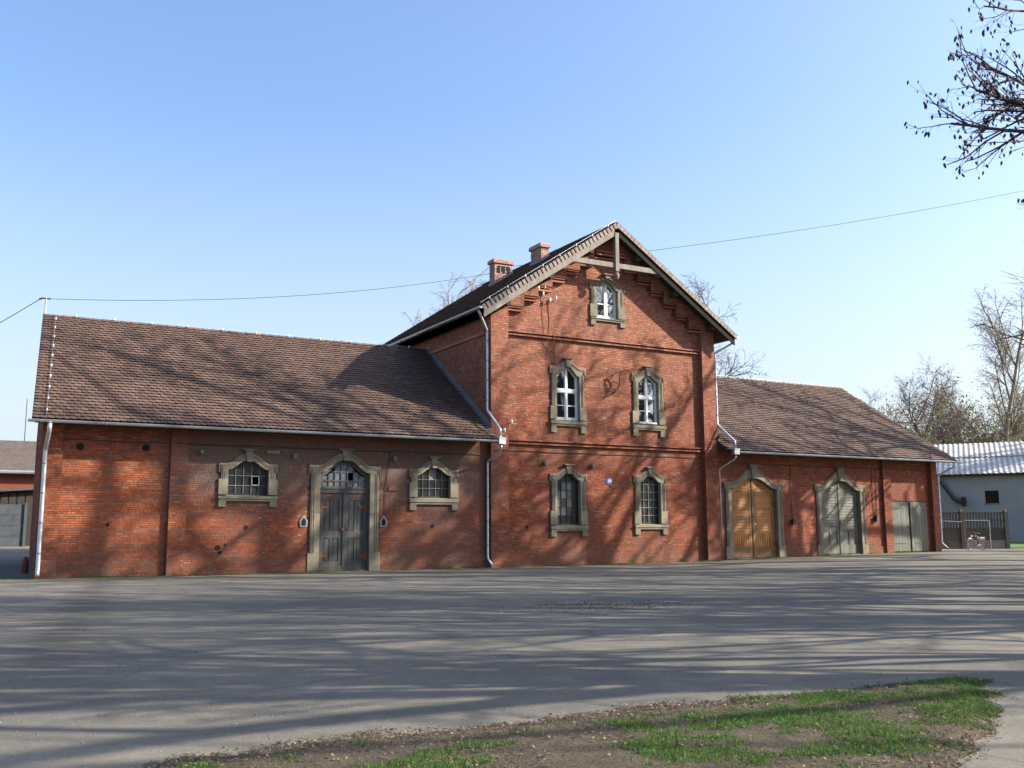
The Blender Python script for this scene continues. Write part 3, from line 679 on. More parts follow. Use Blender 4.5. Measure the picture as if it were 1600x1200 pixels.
def archframe(par, o, w, y0, y1, mat, name='frame', zb=None):
    zb = o.zb if zb is None else zb
    m = MB(); xs = list(np.linspace(o.xc-o.wi+.002, o.xc+o.wi-.002, 25))
    m.band(xs, lambda x: o.ti(x)-w, lambda x: o.ti(x)-.003, y0, y1)
    m.box(xs[0], xs[0]+w, y0+.002, y1-.002, zb+.002, o.zsi); m.box(xs[-1]-w, xs[-1], y0+.002, y1-.002, zb+.002, o.zsi)
    m.box(xs[0]+w, xs[-1]-w, y0+.001, y1-.001, zb+.002, zb+w); return m.build(name, mat, par)
def house_window(o, label, transom=None, bars=(), curtain=True, midw=.09):
    p = sub(MB().build('window', 'stone', B, label)); surround(p, o)
    Y = .13; archframe(p, o, .085, Y, Y+.08, 'white')
    m = MB(); m.box(o.xc-midw/2, o.xc+midw/2, Y-.02, Y+.07, o.zb+.06, o.ti(o.xc)-.05); m.build('mullion', 'white', p)
    rows = [o.zb+.085]
    if transom:
        m = MB(); m.box(o.xc-o.wi+.07, o.xc+o.wi-.07, Y-.035, Y+.06, transom-.075, transom+.075); m.build('transom', 'white', p)
    xs = [o.xc-o.wi+.085, o.xc-midw/2, o.xc+midw/2, o.xc+o.wi-.085]
    for side in (0, 2):
        a, b = xs[side], xs[side+1]
        z = [o.zb+.08]+list(bars)+([transom] if transom else [])+[o.zai]; z.sort()
        for zb_ in bars:
            m = MB(); m.box(a, b, Y+.01, Y+.05, zb_-.02, zb_+.02); m.build('glazing_bar', 'white', p)
        # sash rails
        m = MB(); w = .045
        for lo, hi in ([(o.zb+.085, transom-.07), (transom+.07, 99)] if transom else [(o.zb+.085, 99)]):
            m.band([a, a+w], lambda x: lo, lambda x: min(hi, o.ti(x)-.08), Y+.012, Y+.055); m.band([b-w, b], lambda x: lo, lambda x: min(hi, o.ti(x)-.08), Y+.012, Y+.055)
            m.box(a+w, b-w, Y+.013, Y+.054, lo, lo+w)
            if hi < 99: m.box(a+w, b-w, Y+.013, Y+.054, hi-w, hi)
        m.build('sash', 'white', p)
        for z0, z1 in zip(z[:-1], z[1:]):
            c = cell(o, a, b, z0, z1, .05)
            if c: MB().prism(c, Y+.03, Y+.036).build('pane', 'glass', p)
        if curtain:
            m = MB(); n = 26; cx = lambda t: lerp(a-.03, b+.03, t) 
            vs = []; fs = []
            for i in range(n):
                x = cx(i/(n-1)); y = Y+.2+.02*math.sin(i*2.1+side)
                vs += [(x, y, o.zb), (x, y, o.ti(x)-.02)]
            m.add(vs, [(2*i, 2*i+2, 2*i+3, 2*i+1) for i in range(n-1)]); 
            if curtain != 'half' or side == 0: m.build('curtain', 'curtain', p)
    # dark room behind
    m = MB(); m.add([(o.xc-1.2, 1.6, o.zb-.6), (o.xc+1.2, 1.6, o.zb-.6), (o.xc+1.2, 1.6, o.zk+.3), (o.xc-1.2, 1.6, o.zk+.3)], [(0, 1, 2, 3)]); m.build('dark_room', 'black', p)
    return p
w = house_window(OPS['upper_l'], 'white framed window on the left of the upper floor', 8.03, (7.34,))
w = house_window(OPS['upper_r'], 'white framed window on the right of the upper floor with an open sill flap', 8.0, (7.34,), 'half')
m = MB(); m.box(28.75, 29.8, -.02, .12, 6.7, 6.78); m.build('sill_flap', 'white', w)
house_window(OPS['attic'], 'narrow white framed attic window in the gable', None, (12.42,), 'half', .15)
def grid_window(o, label, cols, rows, barmat, panes, framemat='iron', bw=.018, Y=.14, zb=None, sur=True, fw=.05, bz=None):
    p = sub(MB().build('window', 'stone', B, label)); 
    if sur: surround(p, o)
    zb = o.zb if zb is None else zb
    archframe(p, o, fw, Y, Y+.05, framemat, zb=zb)
    xs = list(np.linspace(o.xc-o.wi+fw*.5, o.xc+o.wi-fw*.5, cols+1)); zs = list(np.linspace(zb+fw*.5, o.zai-.02, rows+1)) if bz is None else bz
    k = 0
    for x in xs[1:-1]:
        m = MB(); m.band([x-bw/2, x+bw/2], lambda q: zb+.03, lambda q: o.ti(x)-.03, Y-.012, Y+.02); m.build('glazing_bar', barmat, p)
    for z in zs[1:-1]:
        half = o.wi-.03
        while half > .1 and o.ti(o.xc+half) < z: half -= .03
        m = MB(); m.box(o.xc-half, o.xc+half, Y-.015, Y+.015, z-bw/2, z+bw/2); m.build('glazing_bar', barmat, p)
    for i in range(cols):
        for jj in range(rows):
            c = cell(o, xs[i]+.004, xs[i+1]-.004, zs[jj], zs[jj+1], .02)
            pm = panes(i, jj)
            if c and pm: MB().prism(c, Y+.022+.002*((i+jj) % 3), Y+.03+.002*((i+jj) % 3)).build('pane', pm, p)
    m = MB(); m.add([(o.xc-1.5, 1.2, zb-.6), (o.xc+1.5, 1.2, zb-.6), (o.xc+1.5, 1.2, o.zk+.3), (o.xc-1.5, 1.2, o.zk+.3)], [(0, 1, 2, 3)]); m.build('dark_room', 'black', p)
    return p
w = grid_window(OPS['stable_l'], 'wide arched stable window left of the blue door with an open casement', 5, 3, 'zincdull', lambda i, j: None if (i, j) == (3, 1) else 'dirtyglass', bz=[3.03, 3.36, 3.74, 4.3])
o = OPS['stable_l']; x0 = o.xc-o.wi+.025+3*(2*o.wi-.05)/5; x1 = x0+(2*o.wi-.05)/5
m = MB(); m.box(x0, x1, .09, .12, 3.37, 3.40); m.box(x0, x1, .09, .12, 3.71, 3.74); m.box(x0, x0+.03, .09, .12, 3.40, 3.71); m.box(x1-.03, x1, .09, .12, 3.40, 3.71); m.build('casement', 'oldwhite', w)
grid_window(OPS['stable_r'], 'wide arched stable window right of the blue door', 5, 3, 'zincdull', lambda i, j: 'greyglass' if (i, j) == (2, 2) else 'dirtyglass', bz=[3.03, 3.38, 3.75, 4.25])
pm = {(0, 3): 'blueglass', (1, 2): 'brownpane', (1, 3): 'greyglass', (2, 3): 'blueglass', (1, 4): 'blueglass', (0, 2): 'greyglass', (2, 2): 'greyglass', (2, 1): 'brownpane', (1, 1): 'greyglass', (0, 1): 'blueglass', (2, 4): 'blueglass'}
grid_window(OPS['ground_l'], 'dusty arched ground floor window with mismatched panes', 4, 6, 'iron', lambda i, j: pm.get((i, j), 'dirtyglass'))
grid_window(OPS['ground_r'], 'barred arched ground floor window near the right pilaster', 4, 6, 'oldwhite', lambda i, j: 'dirtyglass', bw=.022)

# the blue double door -----------------------------------------------------------
o = OPS['door']; d = sub(MB().build('door', 'stone', B, 'weathered blue grey double door with arched fanlight')); surround(d, o, True)
ZT = 3.12
archframe(d, o, .17, .1, .2, 'bluedoor', 'door_frame', zb=0.0)
m = MB(); m.box(o.xc-o.wi+.01, o.xc+o.wi-.01, .06, .19, ZT, ZT+.17); m.box(o.xc-o.wi+.01, o.xc+o.wi-.01, .03, .19, ZT+.17, ZT+.2); m.build('transom', 'bluedoor', d)
f_ = Op(o.xc, o.wi-.14, 0, ZT+.24, o.zsi-.16, o.zai-.15, 0, 0, 0, p=1.1)
cols, zs = 7, [ZT+.26, 3.62, 3.98, 4.34]
xs = list(np.linspace(f_.xc-f_.wi, f_.xc+f_.wi, cols+1))
m = MB(); m.box(xs[0], xs[-1], .09, .17, ZT+.2, ZT+.27); m.build('fanlight_rail', 'bluedoor', d)
for x in xs[1:-1]: MB().band([x-.02, x+.02], lambda q: ZT+.24, lambda q: f_.ti(x)+.01, .1, .16).build('glazing_bar', 'bluedoor', d)
for z in zs[1:-1]:
    half = f_.wi
    while f_.ti(f_.xc+half) < z: half -= .03
    MB().box(f_.xc-half, f_.xc+half, .102, .158, z-.02, z+.02).build('glazing_bar', 'bluedoor', d)
for i in range(cols):
    for jj in range(3):
        c = cell(f_, xs[i], xs[i+1], zs[jj], zs[jj+1])
        if c and (i, jj) not in ((4, 1), (5, 2), (1, 2)): MB().prism(c, .14, .146).build('pane', 'blueglass', d)
for s in (-1, 1):
    a, b = (o.xc-o.wi+.06, o.xc-.03) if s < 0 else (o.xc+.03, o.xc+o.wi-.06)
    m = MB(); m.box(a, b, .15, .2, .06, ZT); lf = m.build('door_leaf', 'bluedoor', d)
    w = b-a; st = .17; pw = (w-2*st-.1)/2
    m = MB()
    m.box(a, a+st, .11, .15, .06, ZT-.01); m.box(b-st, b, .11, .15, .06, ZT-.01)
    for z0, z1 in ((.06, .42), (1.32, 1.62), (ZT-.28, ZT-.01)): m.box(a+st, b-st, .112, .15, z0, z1)
    xm = (a+b)/2
    for z0, z1 in ((.42, 1.32), (1.62, ZT-.28)): m.box(xm-.05, xm+.05, .112, .15, z0, z1)
    m.build('door_stile', 'bluedoor', d)
    for z0, z1 in ((.45, 1.29), (1.65, ZT-.31)):
        for q0, q1 in ((a+st+.03, xm-.08), (xm+.08, b-st-.03)):
            MB().box(q0, q1, .13, .152, z0, z1).build('door_panel', 'bluedoor', d)
    m = MB(); m.box(a-.01, b+.01, .08, .12, .05, .22) ; m.build('kick_board', 'bluedoor', d)
    for z in (.6, 2.55):
        xh = a if s < 0 else b; m = MB(); m.box(min(xh, xh-s*.34), max(xh, xh-s*.34), .095, .112, z-.04, z+.04); m.box(xh-.05-.03*s, xh+.05-.03*s, .08, .112, z-.2, z+.2); m.build('hinge', 'rust', d)
    for z0, z1 in ((ZT-.16, ZT-.04),): m = MB(); m.box(min(xm-.3, xm+.3), max(xm-.3, xm+.3), .107, .112, z0, z1); m.build('stain_strip', 'redstain', d)
m = MB(); m.box(o.xc-.04, o.xc+.04, .07, .13, .06, ZT); m.build('cover_strip', 'bluedoor', d)
m = MB(); m.box(o.xc-.1, o.xc+.02, .045, .07, 1.62, 1.72); m.tube([(o.xc+.12, .05, 1.68), (o.xc+.26, .05, 1.68)], .018, 6); m.tube([(o.xc+.12, .05, 1.68), (o.xc+.12, .12, 1.68)], .018, 6); m.build('door_handle', 'rust', d)
m = MB(); m.box(o.xc-o.wi+.02, o.xc+o.wi-.02, .02, .25, -.05, .05); m.build('threshold', 'stonedark', d)
m = MB(); m.add([(o.xc-1.5, .9, 0), (o.xc+1.5, .9, 0), (o.xc+1.5, .9, 5), (o.xc-1.5, .9, 5)], [(0, 1, 2, 3)]); m.build('dark_room', 'black', d)

# arched gates ---------------------------------------------------------------------
def gate(o, label, mat, lowmat, orange):
    d = sub(MB().build('gate', 'stone', B, label)); surround(d, o, True)
    g0 = gz(o.xc, 0)
    for s in (-1, 1):
        sgn = s
        xa, xb = (o.xc-o.wi+.05, o.xc-.03) if s < 0 else (o.xc+.03, o.xc+o.wi-.05)
        if xa > xb: xa, xb = xb, xa
        top = lambda x: o.ti(x)-.05
        xs = list(np.linspace(xa, xb, 12)); m = MB(); m.band(xs, lambda x: g0+.07, top, .17, .21); m.build('gate_leaf', mat, d)
        st = .2
        m = MB(); ys = (.125, .17)
        m.band([xa, xa+st], lambda x: g0+.07, top, *ys); m.band([xb-st, xb], lambda x: g0+.07, top, *ys)
        m.band(list(np.linspace(xa+st, xb-st, 9)), lambda x: top(x)-.2, top, ys[0]+.002, ys[1]); m.build('gate_stile', mat, d)
        zl0, zl1 = g0+.55, g0+1.25
        m = MB(); m.box(xa+st, xb-st, .128, .17, g0+.07, zl0); m.build('gate_rail', lowmat, d)
        m = MB(); m.box(xa+st, xb-st, .128, .17, zl1, zl1+.12); m.build('gate_rail', mat, d)
        # horizontal boards of the upper field
        z = zl1+.13; zt_all = max(top(x) for x in (xa+st, xb-st))-.2; hgt = .155
        while z < zt_all-.05:
            z1 = z+hgt-.012
            a, b = xa+st+.01, xb-st-.01
            while a < b and top(a)-.2 < (z+z1)/2: a += .02
            while b > a and top(b)-.2 < (z+z1)/2: b -= .02
            if b-a > .12:
                m = MB(); m.prismx([(.128, z), (.165, z), (.17, z1), (.15, z1)], a, b); m.build('slat', mat, d)
            z += hgt
        if orange:
            n = 9; q = (xb-xa-2*st)/n
            for k in range(n):
                m = MB(); m.box(xa+st+q*k+.02, xa+st+q*(k+1)-.02, .135, .165, zl0, zl1); m.build('baluster', mat, d)
            m = MB(); m.box(xa+st, xb-st, .166, .169, zl0, zl1); m.build('dark_backing', 'darkwood', d)
        else:
            xm = (xa+xb)/2
            m = MB(); m.box(xm-.06, xm+.06, .13, .17, zl0, zl1); m.build('gate_stile', mat, d)
            for q0, q1 in ((xa+st+.02, xm-.08), (xm+.08, xb-st-.02)): m = MB(); m.box(q0, q1, .158, .168, zl0+.02, zl1-.02); m.build('gate_panel', 'greydark', d)
        for z in (g0+.75, g0+2.75):
            xh = o.xc+s*(o.wi-.03); m = MB(); m.box(min(xh, xh-s*.1), max(xh, xh-s*.1), .09, .13, z-.14, z+.14); m.build('hinge', 'rust' , d)
    m = MB(); m.band([o.xc-.06, o.xc+.06], lambda x: g0+.07, lambda x: o.ti(x)-.05, .09, .13); m.build('cover_strip', 'varnishdark' if orange else 'greydoor', d)
    m = MB(); m.box(o.xc+.02, o.xc+.16, .06, .1, g0+1.6, g0+1.85) if not orange else m.tube([(o.xc+.1, .06, g0+1.75), (o.xc+.1, .12, g0+1.75)], .03, 8)
    m.build('gate_latch', 'varnish' if not orange else 'porcelain', d)
    m = MB(); m.add([(o.xc-1.8, .9, 0), (o.xc+1.8, .9, 0), (o.xc+1.8, .9, 5), (o.xc-1.8, .9, 5)], [(0, 1, 2, 3)]); m.build('dark_room', 'black', d)
    m = MB(); m.box(o.xc-o.wi, o.xc+o.wi, .0, .25, -.05, g0+.05); m.build('threshold', 'stonedark', d)
    return d
gate(OPS['gate_a'], 'orange varnished arched double gate with slatted boards', 'varnish', 'varnishdark', True)
gd = gate(OPS['gate_b'], 'weathered grey green arched double gate', 'greydoor', 'greydoor', False)
# plank doors at the far right end
d = sub(MB().build('plank_door', 'plank', B, 'pair of plain grey plank doors at the right end'))
g0 = gz(47.6, 0)
for a, b in ((46.18, 47.56), (47.7, 49.1)):
    n = 6; q = (b-a)/n
    for k in range(n):
        m = MB(); yv = rng.uniform(0, .008); m.box(a+q*k+.006, a+q*(k+1)-.006, -.075+yv, -.03, g0+.06+rng.uniform(0, .02), 3.1+rng.uniform(-.01, .01)); m.build('plank', 'plank', d)
    for z in (g0+.55, 2.75):
        m = MB(); 
        if a < 47: m.box(a-.05, b-.3, -.1, -.078, z-.035, z+.035)
        else: m.box(a+.3, b+.05, -.1, -.078, z-.035, z+.035)
        m.build('strap_hinge', 'plank', d)
m = MB(); m.box(46.1, 49.15, -.028, -.012, -.3, 3.14); m.build('door_reveal', 'black', d)
m = MB(); m.tube([(47.5, -.1, 1.75), (47.75, -.1, 1.75)], .025, 6); m.build('door_handle', 'rust', d)

# roofs ------------------------------------------------------------------------------
def tile_mesh(w=.228, L=.30, t=.02):
    pts = [(-w/2, 0), (w/2, 0)]; low = [(w/2, -L+.07), (w*.36, -L+.02), (0, -L), (-w*.36, -L+.02), (-w/2, -L+.07)]
    outline = pts+low; h = lambda v: .012+(-v/L)*.055
    v = [(u, s_, h(s_)) for u, s_ in outline]+[(u, s_, h(s_)-t) for u, s_ in outline]
    n = len(outline); f = [tuple(range(n-1, -1, -1))]+[(i, (i+1) % n, n+(i+1) % n, n+i) for i in range(1, n)]
    return v, f
TV, TF = tile_mesh()
def roof_part(label, O, U, V, ulo, uhi, L, singles=0, keep=None):
    """O origin at the eave, U unit along the eave, V unit up the slope"""
    O, U, V = Vector(O), Vector(U).normalized(), Vector(V).normalized(); N = U.cross(V)
    if N.z < 0: N = -N
    mb = MB(); c = [O+U*ulo(0), O+U*uhi(0), O+U*uhi(L)+V*L, O+U*ulo(L)+V*L]
    vs = [p-N*.02 for p in c]+[p-N*.14 for p in c]
    mb.add(vs, [(0,1,2,3),(7,6,5,4),(0,4,5,1),(1,5,6,2),(2,6,7,3),(3,7,4,0)])
    rf = sub(mb.build('roof', 'under', B, label))
    ox = Vector(org(rf)); n = len(TV)
    ex, rows = .235, int((L+.05)/.235); spots = []
    for r in range(rows):
        v = min(L, .235+r*ex+.02); off = .1175 if r % 2 else 0
        u = ulo(v)+.12+off
        if off: spots.append((ulo(v)+.11, v-.004))
        while u < uhi(v)-.06:
            spots.append((u, v)); u += .235
    if keep: spots = [s for s in spots if keep(*s)]
    mt = Matrix((U, V, N)).transposed()
    base = np.array(TV); A = np.array(mt)
    sing = spots[:0]
    if singles:
        sp = sorted(spots, key=lambda s: ((O+U*s[0]+V*s[1])-Vector((0, -CAM_D, 1.6))).length)[:singles]
        ss = set(sp); spots = [s for s in spots if s not in ss]
        me = bpy.data.meshes.new('roof_tile'); me.from_pydata(TV, [], TF); me.materials.append(M['tile']); me.update()
        for u, v in sp:
            t = link('roof_tile', me, rf); t.matrix_local = Matrix.Translation(O+U*u+V*v+N*rng.uniform(-.003, .003)-ox) @ mt.to_4x4() @ Matrix.Rotation(rng.uniform(-.012, .012), 4, 'Z')
    V_, F_ = [], []
    k = len(spots)
    P = np.array([(O+U*u+V*v-ox) for u, v in spots])
    jit = nrg.normal(0, .012, k)
    allv = []
    ca, sa = np.cos(jit), np.sin(jit)
    lx = base[None, :, 0]*ca[:, None]-base[None, :, 1]*sa[:, None]; ly = base[None, :, 0]*sa[:, None]+base[None, :, 1]*ca[:, None]
    lz = base[None, :, 2]+nrg.normal(0, .0022, k)[:, None]+base[None, :, 0]*nrg.normal(0, .025, k)[:, None]
    loc = np.stack([lx, ly, lz], 2) @ A.T + P[:, None, :]
    v = loc.reshape(-1, 3)
    me = bpy.data.meshes.new('roof_tile_field')
    faces = []; b = np.arange(k)*n
    quads = np.array([q for q in TF if len(q) == 4]); big = np.array([q for q in TF if len(q) > 4][0])
    nq = len(quads)
    fl = np.concatenate([(b[:, None, None]+quads[None]).reshape(-1), (b[:, None]+big[None]).reshape(-1)]).astype(np.int32)
    tot = np.concatenate([np.full(k*nq, 4), np.full(k, len(big))]).astype(np.int32)
    start = np.concatenate([[0], np.cumsum(tot)[:-1]]).astype(np.int32)
    me.vertices.add(len(v)); me.vertices.foreach_set('co', v.astype(np.float32).ravel()); me.loops.add(len(fl)); me.loops.foreach_set('vertex_index', fl)
    me.polygons.add(len(tot)); me.polygons.foreach_set('loop_start', start); me.polygons.foreach_set('loop_total', tot); me.polygons.foreach_set('use_smooth', np.zeros(len(tot), bool))
    me.materials.append(M['tile']); me.update(calc_edges=True)
    link('tile_field', me, rf, kind='stuff')
    return rf
EY, EZ, RY, RZ = -1.0, 5.50, 6.56, 10.60
Vw = Vector((0, RY-EY, RZ-EZ)); LW = Vw.length
XL0, XL1, XR0, XR1 = 2.18, 2.78, 50.95, 50.2
rl = roof_part('brown beaver tail tile roof of the left wing', (0, EY, EZ), (1, 0, 0), Vw, lambda v: lerp(XL0, XL1, v/LW), lambda v: HX0-.01, LW, 300)
rr = roof_part('brown tile roof of the right wing', (0, EY, EZ), (1, 0, 0), Vw, lambda v: HX1+.01, lambda v: lerp(XR0, XR1, v/LW), LW)
for a, b, rf in ((XL0, HX0, rl), (HX1, XR0, rr)):      # rear slopes
    a2, b2 = (XL1 if a == XL0 else a), (XR1 if b == XR0 else b); a3, b3 = (XL1+.6 if a == XL0 else a), (XR1-.75 if b == XR0 else b)
    m = MB(); y2 = 2*RY-EY; m.add([(a3, y2, EZ), (b3, y2, EZ), (b2, RY, RZ), (a2, RY, RZ), (a3, y2, EZ-.1), (b3, y2, EZ-.1), (b2, RY, RZ-.1), (a2, RY, RZ-.1)], [(0,3,2,1),(4,5,6,7),(0,4,7,3),(1,2,6,5)]); m.build('rear_slope', 'tile', rf)
# house roof
HYF, HYB = -.9, 13.2
EXL, EXR, HEZ = 19.68, 34.35, 11.34
Vh = Vector((27.0-EXL, 0, 16.2-HEZ)); LH = Vh.length
hl = roof_part('dark tile roof slope on the left of the house', (EXL, 0, HEZ), (0, -1, 0), Vh, lambda v: -HYB, lambda v: -HYF, LH)
Vr = Vector((27.0-EXR, 0, 16.2-HEZ)); hr = roof_part('dark tile roof slope on the right of the house', (EXR, 0, HEZ), (0, 1, 0), Vr, lambda v: HYF, lambda v: HYB, Vr.length)
# ridge tiles
def ridge(rf, p, q, mat='tile'):
    p, q = Vector(p), Vector(q); L = (q-p).length; n = int(L/.38); d = (q-p)/n; ox = Vector(org(rf))
    m = MB(); r = .11; ang = [math.pi*k/6 for k in range(7)]; side = Vector((-d.y, d.x, 0)).normalized(); dd = d.normalized()
    vs = [side*math.cos(a)*rr_+Vector((0, 0, math.sin(a)*rr_*.8-.03))+dd*t for t, rr_ in ((0, r+.018), (.4, r)) for a in ang]
    m.add(vs, [(k, k+1, 8+k, 7+k) for k in range(6)]); m.add(vs[:7], [tuple(range(6, -1, -1))])
    me = bpy.data.meshes.new('ridge_tile'); me.from_pydata(m.v, [], m.f); me.materials.append(M[mat]); me.update()
    for i in range(n): link('ridge_tile', me, rf, loc=p+d*i-ox+Vector((0, 0, rng.uniform(-.006, .006))))
ridge(rl, (XL1, RY, RZ+.03), (HX0, RY, RZ+.03)); ridge(rr, (HX1, RY, RZ+.03), (XR1, RY, RZ+.03)); ridge(hl, (27, HYF, 16.24), (27, HYB, 16.24))
# lightning conductor along the ridges and down the left roof
def conductor(pts, step, lift, par, rod=.12):
    m = MB(); m.tube([Vector(p)+Vector((0, 0, lift)) for p in pts], .008, 4); c = sub(m.build('lightning_conductor', 'zinc', par))
    for p, q in zip(pts[:-1], pts[1:]):
        p, q = Vector(p), Vector(q); n = max(1, int((q-p).length/step))
        for i in range(n):
            s = p+(q-p)*((i+.5)/n); m = MB(); m.tube([s, s+Vector((0, 0, lift+.04))], .012, 4); m.tube([s+Vector((0, 0, .0)), s+Vector((0, 0, .07))], .032, 6); m.build('conductor_holder', 'porcelain', c)
conductor([(XL1+.5, RY-.12, RZ+.07), (HX0-.3, RY-.12, RZ+.07)], 1.45, .06, B)
conductor([(HX1+.3, RY-.12, RZ+.07), (XR1-.2, RY-.12, RZ+.07)], 1.45, .06, B)
conductor([(XL0+.45, EY, EZ+.06), (XL1+.5, RY-.1, RZ+.06)], .85, .05, B)
conductor([(EXL-.05, HYF+.05, HEZ+.1), (27, HYF+.05, 16.3)], 1.1, .08, B)
# lead flashing where the left roof meets the house
def flash(x, w):
    m = MB(); V_ = Vw.normalized(); N_ = Vector((0, -V_.z, V_.y))
    a = Vector((x, EY+.75, 0)); 
    for s in (0,):
        p0 = Vector((x, EY+.72, EZ+.72*Vw.z/Vw.y)); p1 = Vector((x, RY, RZ))
        m.add([p0+N_*.05, p1+N_*.05, p1+N_*.05+Vector((w, 0, 0)), p0+N_*.05+Vector((w, 0, 0)), p0+N_*.26+Vector((w*.08, 0, 0)), p1+N_*.26+Vector((w*.08, 0, 0))], [(0, 1, 2, 3), (0, 4, 5, 1)])
    return m
flash(HX0-.025, -.16).build('flashing', 'zincdull', B); flash(HX1+.025, .16).build('flashing', 'zincdull', B)
# verge tiles and bargeboards of the gable
for s in (-1, 1):
    ex = EXL if s < 0 else EXR
    p, q = Vector((ex, HYF-.035, HEZ)), Vector((27, HYF-.035, 16.2)); d = (q-p).normalized(); nn = Vector((-d.z, 0, d.x)) if s < 0 else Vector((d.z, 0, -d.x))
    L = (q-p).length; k = int(L/.24)
    dn = -nn if nn.z > 0 else nn; up = -dn
    vh = .20 if s < 0 else .14; vl = .165 if s < 0 else .225; vs = [d*0+up*.05, d*vl+up*.05, d*vl+dn*vh, d*0+dn*vh]; m = MB()
    fr = [v+Vector((0, -.025, 0)) for v in vs]; bk = [v+Vector((0, .03, 0)) for v in vs]
    m.add(fr+bk, [(0,1,2,3),(7,6,5,4),(0,4,5,1),(1,5,6,2),(2,6,7,3),(3,7,4,0)])
    m.add([up*.06+Vector((0, -.03, 0)), d*.235+up*.06+Vector((0, -.03, 0)), d*.235+up*.06+Vector((0, .2, 0)), up*.06+Vector((0, .2, 0))], [(0, 1, 2, 3)])
    me = bpy.data.meshes.new('verge_tile'); me.from_pydata(m.v, [], m.f); me.materials.append(M['vergetile']); me.update()
    rf = hl if s < 0 else hr; ox = Vector(org(rf))
    for i in range(k): link('verge_tile', me, rf, loc=p+d*(L*i/k)-ox)
    # bargeboard
    a = p+dn*.20+Vector((0, .07, 0)); b = q+dn*.20+Vector((0, .07, 0)); m = MB(); h = Vector((0, 0, -.30))
    vs = [a-d*.0, b, b+h, a+h]; m.add([v+Vector((0, -.03, 0)) for v in vs]+[v+Vector((0, .03, 0)) for v in vs], [(0,1,2,3),(7,6,5,4),(0,4,5,1),(1,5,6,2),(2,6,7,3),(3,7,4,0)])
    m.build('bargeboard', 'oldwood' if s < 0 else 'shadewood', B)
    # purlin ends carrying the overhang
    for t in (.16, .47, .78):
        c = p+d*(L*t)+dn*.42; m = MB(); m.box(c.x-.1, c.x+.1, HYF+.1, .1, c.z-.2, c.z+.02); m.build('purlin_end', 'darkwood', B)
    # soffit boards
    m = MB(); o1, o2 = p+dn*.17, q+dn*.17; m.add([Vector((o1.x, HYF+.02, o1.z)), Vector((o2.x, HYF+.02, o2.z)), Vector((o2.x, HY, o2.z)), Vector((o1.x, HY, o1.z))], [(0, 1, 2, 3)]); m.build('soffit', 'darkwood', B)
# collar beam and king post
CB = 14.02
def atz(z): return (16.2-z)/.664
m = MB(); hw = atz(CB)-.42; m.box(27-hw, 27+hw, HYF+.05, HYF+.22, CB, CB+.24); m.build('collar_beam', 'oldwood', B)
m = MB(); m.box(27-.1, 27+.1, HYF-.02, HYF+.16, CB-.18, 15.75); m.build('king_post', 'oldwood', B)
m = MB(); m.tube([(27, HYF+.07, CB-.18), (27, HYF+.07, CB-.22), (27, HYF+.07, CB-.3), (27, HYF+.07, CB-.42), (27, HYF+.07, CB-.52), (27, HYF+.07, CB-.6)], [.07, .05, .12, .13, .08, .01], 10); m.build('pendant', 'oldwood', B, smooth=True)
for s in (-1, 1):
    x = 27+s*(hw-.05); m = MB(); m.box(x-.1, x+.1, HYF+.1, .05, CB-.02, CB+.2); m.build('beam_bracket', 'oldwood', B)
# brick console rows at the gable top
m = MB(); 
for dz in (.0, .16): m.box(26.2, 27.9, HY-.08, HY, 14.72+dz, 14.79+dz)
m.build('corbel_course', 'brick', B)

# gutters and downpipes ----------------------------------------------------------------
def gutter(p, q, r=.085):
    p, q = Vector(p), Vector(q); d = (q-p).normalized(); side = Vector((-d.y, d.x, 0)); m = MB(); n = 8
    vs = []
    for c in (p, q):
        for rr_ in (r, r-.012):
            vs += [c+side*math.cos(math.pi+math.pi*k/n)*rr_+Vector((0, 0, math.sin(math.pi+math.pi*k/n)*rr_)) for k in range(n+1)]
    k = n+1; fs = []
    for i in range(n):
        fs += [(i, i+1, 2*k+i+1, 2*k+i), (k+i, 3*k+i, 3*k+i+1, k+i+1)]
    fs += [(0, 2*k, 3*k, k), (n, k+n, 3*k+n, 2*k+n), tuple(range(k)), tuple(range(2*k, 3*k))[::-1]]
    m.add(vs, fs); m.tube([p+side*r, q+side*r], .014, 6); m.tube([p-side*r, q-side*r], .014, 6)
    g = sub(m.build('gutter', 'zinc', B)); L = (q-p).length
    for i in range(int(L/2.1)+1):
        c = p+d*(i*2.1+.4)
        if (c-p).length < L: mm = MB(); mm.tube([c+side*math.cos(t)*(r+.012)+Vector((0, 0, math.sin(t)*(r+.012))) for t in np.linspace(math.pi, 2*math.pi, 9)], .014, 5); mm.build('gutter_joint', 'zinc', g)
    return g
GY, GZ = -1.07, 5.44
gutter((2.06, GY, GZ), (HX0+.0, GY, GZ)); gutter((HX1+.55, GY, GZ), (50.35+.7, GY, GZ))
gutter((EXL-.06, HYF-.05, HEZ-.02), (EXL-.06, HYB, HEZ-.02)); gutter((EXR+.06, HYF-.05, HEZ-.02), (EXR+.06, HYB, HEZ-.02))
def pipe(pts, r=.055):
    P = []
    pts = [Vector(p) for p in pts]
    for i, p in enumerate(pts):
        if 0 < i < len(pts)-1:
            a = p+(pts[i-1]-p).normalized()*.07; b = p+(pts[i+1]-p).normalized()*.07; P += [a, (a+b+p*2)/4, b]
        else: P.append(p)
    m = MB(); m.tube(P, r, 10); o = sub(m.build('downpipe', 'zinc', B, smooth=True))
    for a, b in zip(pts[:-1], pts[1:]):
        if abs((a-b).z) > 2.5:
            for t in np.arange(.12, 1, .25): c = a+(b-a)*t; mm = MB(); mm.tube([c-Vector((0, 0, .02)), c+Vector((0, 0, .02))], r+.012, 10); mm.build('pipe_clip', 'zincdull', o)
    return o
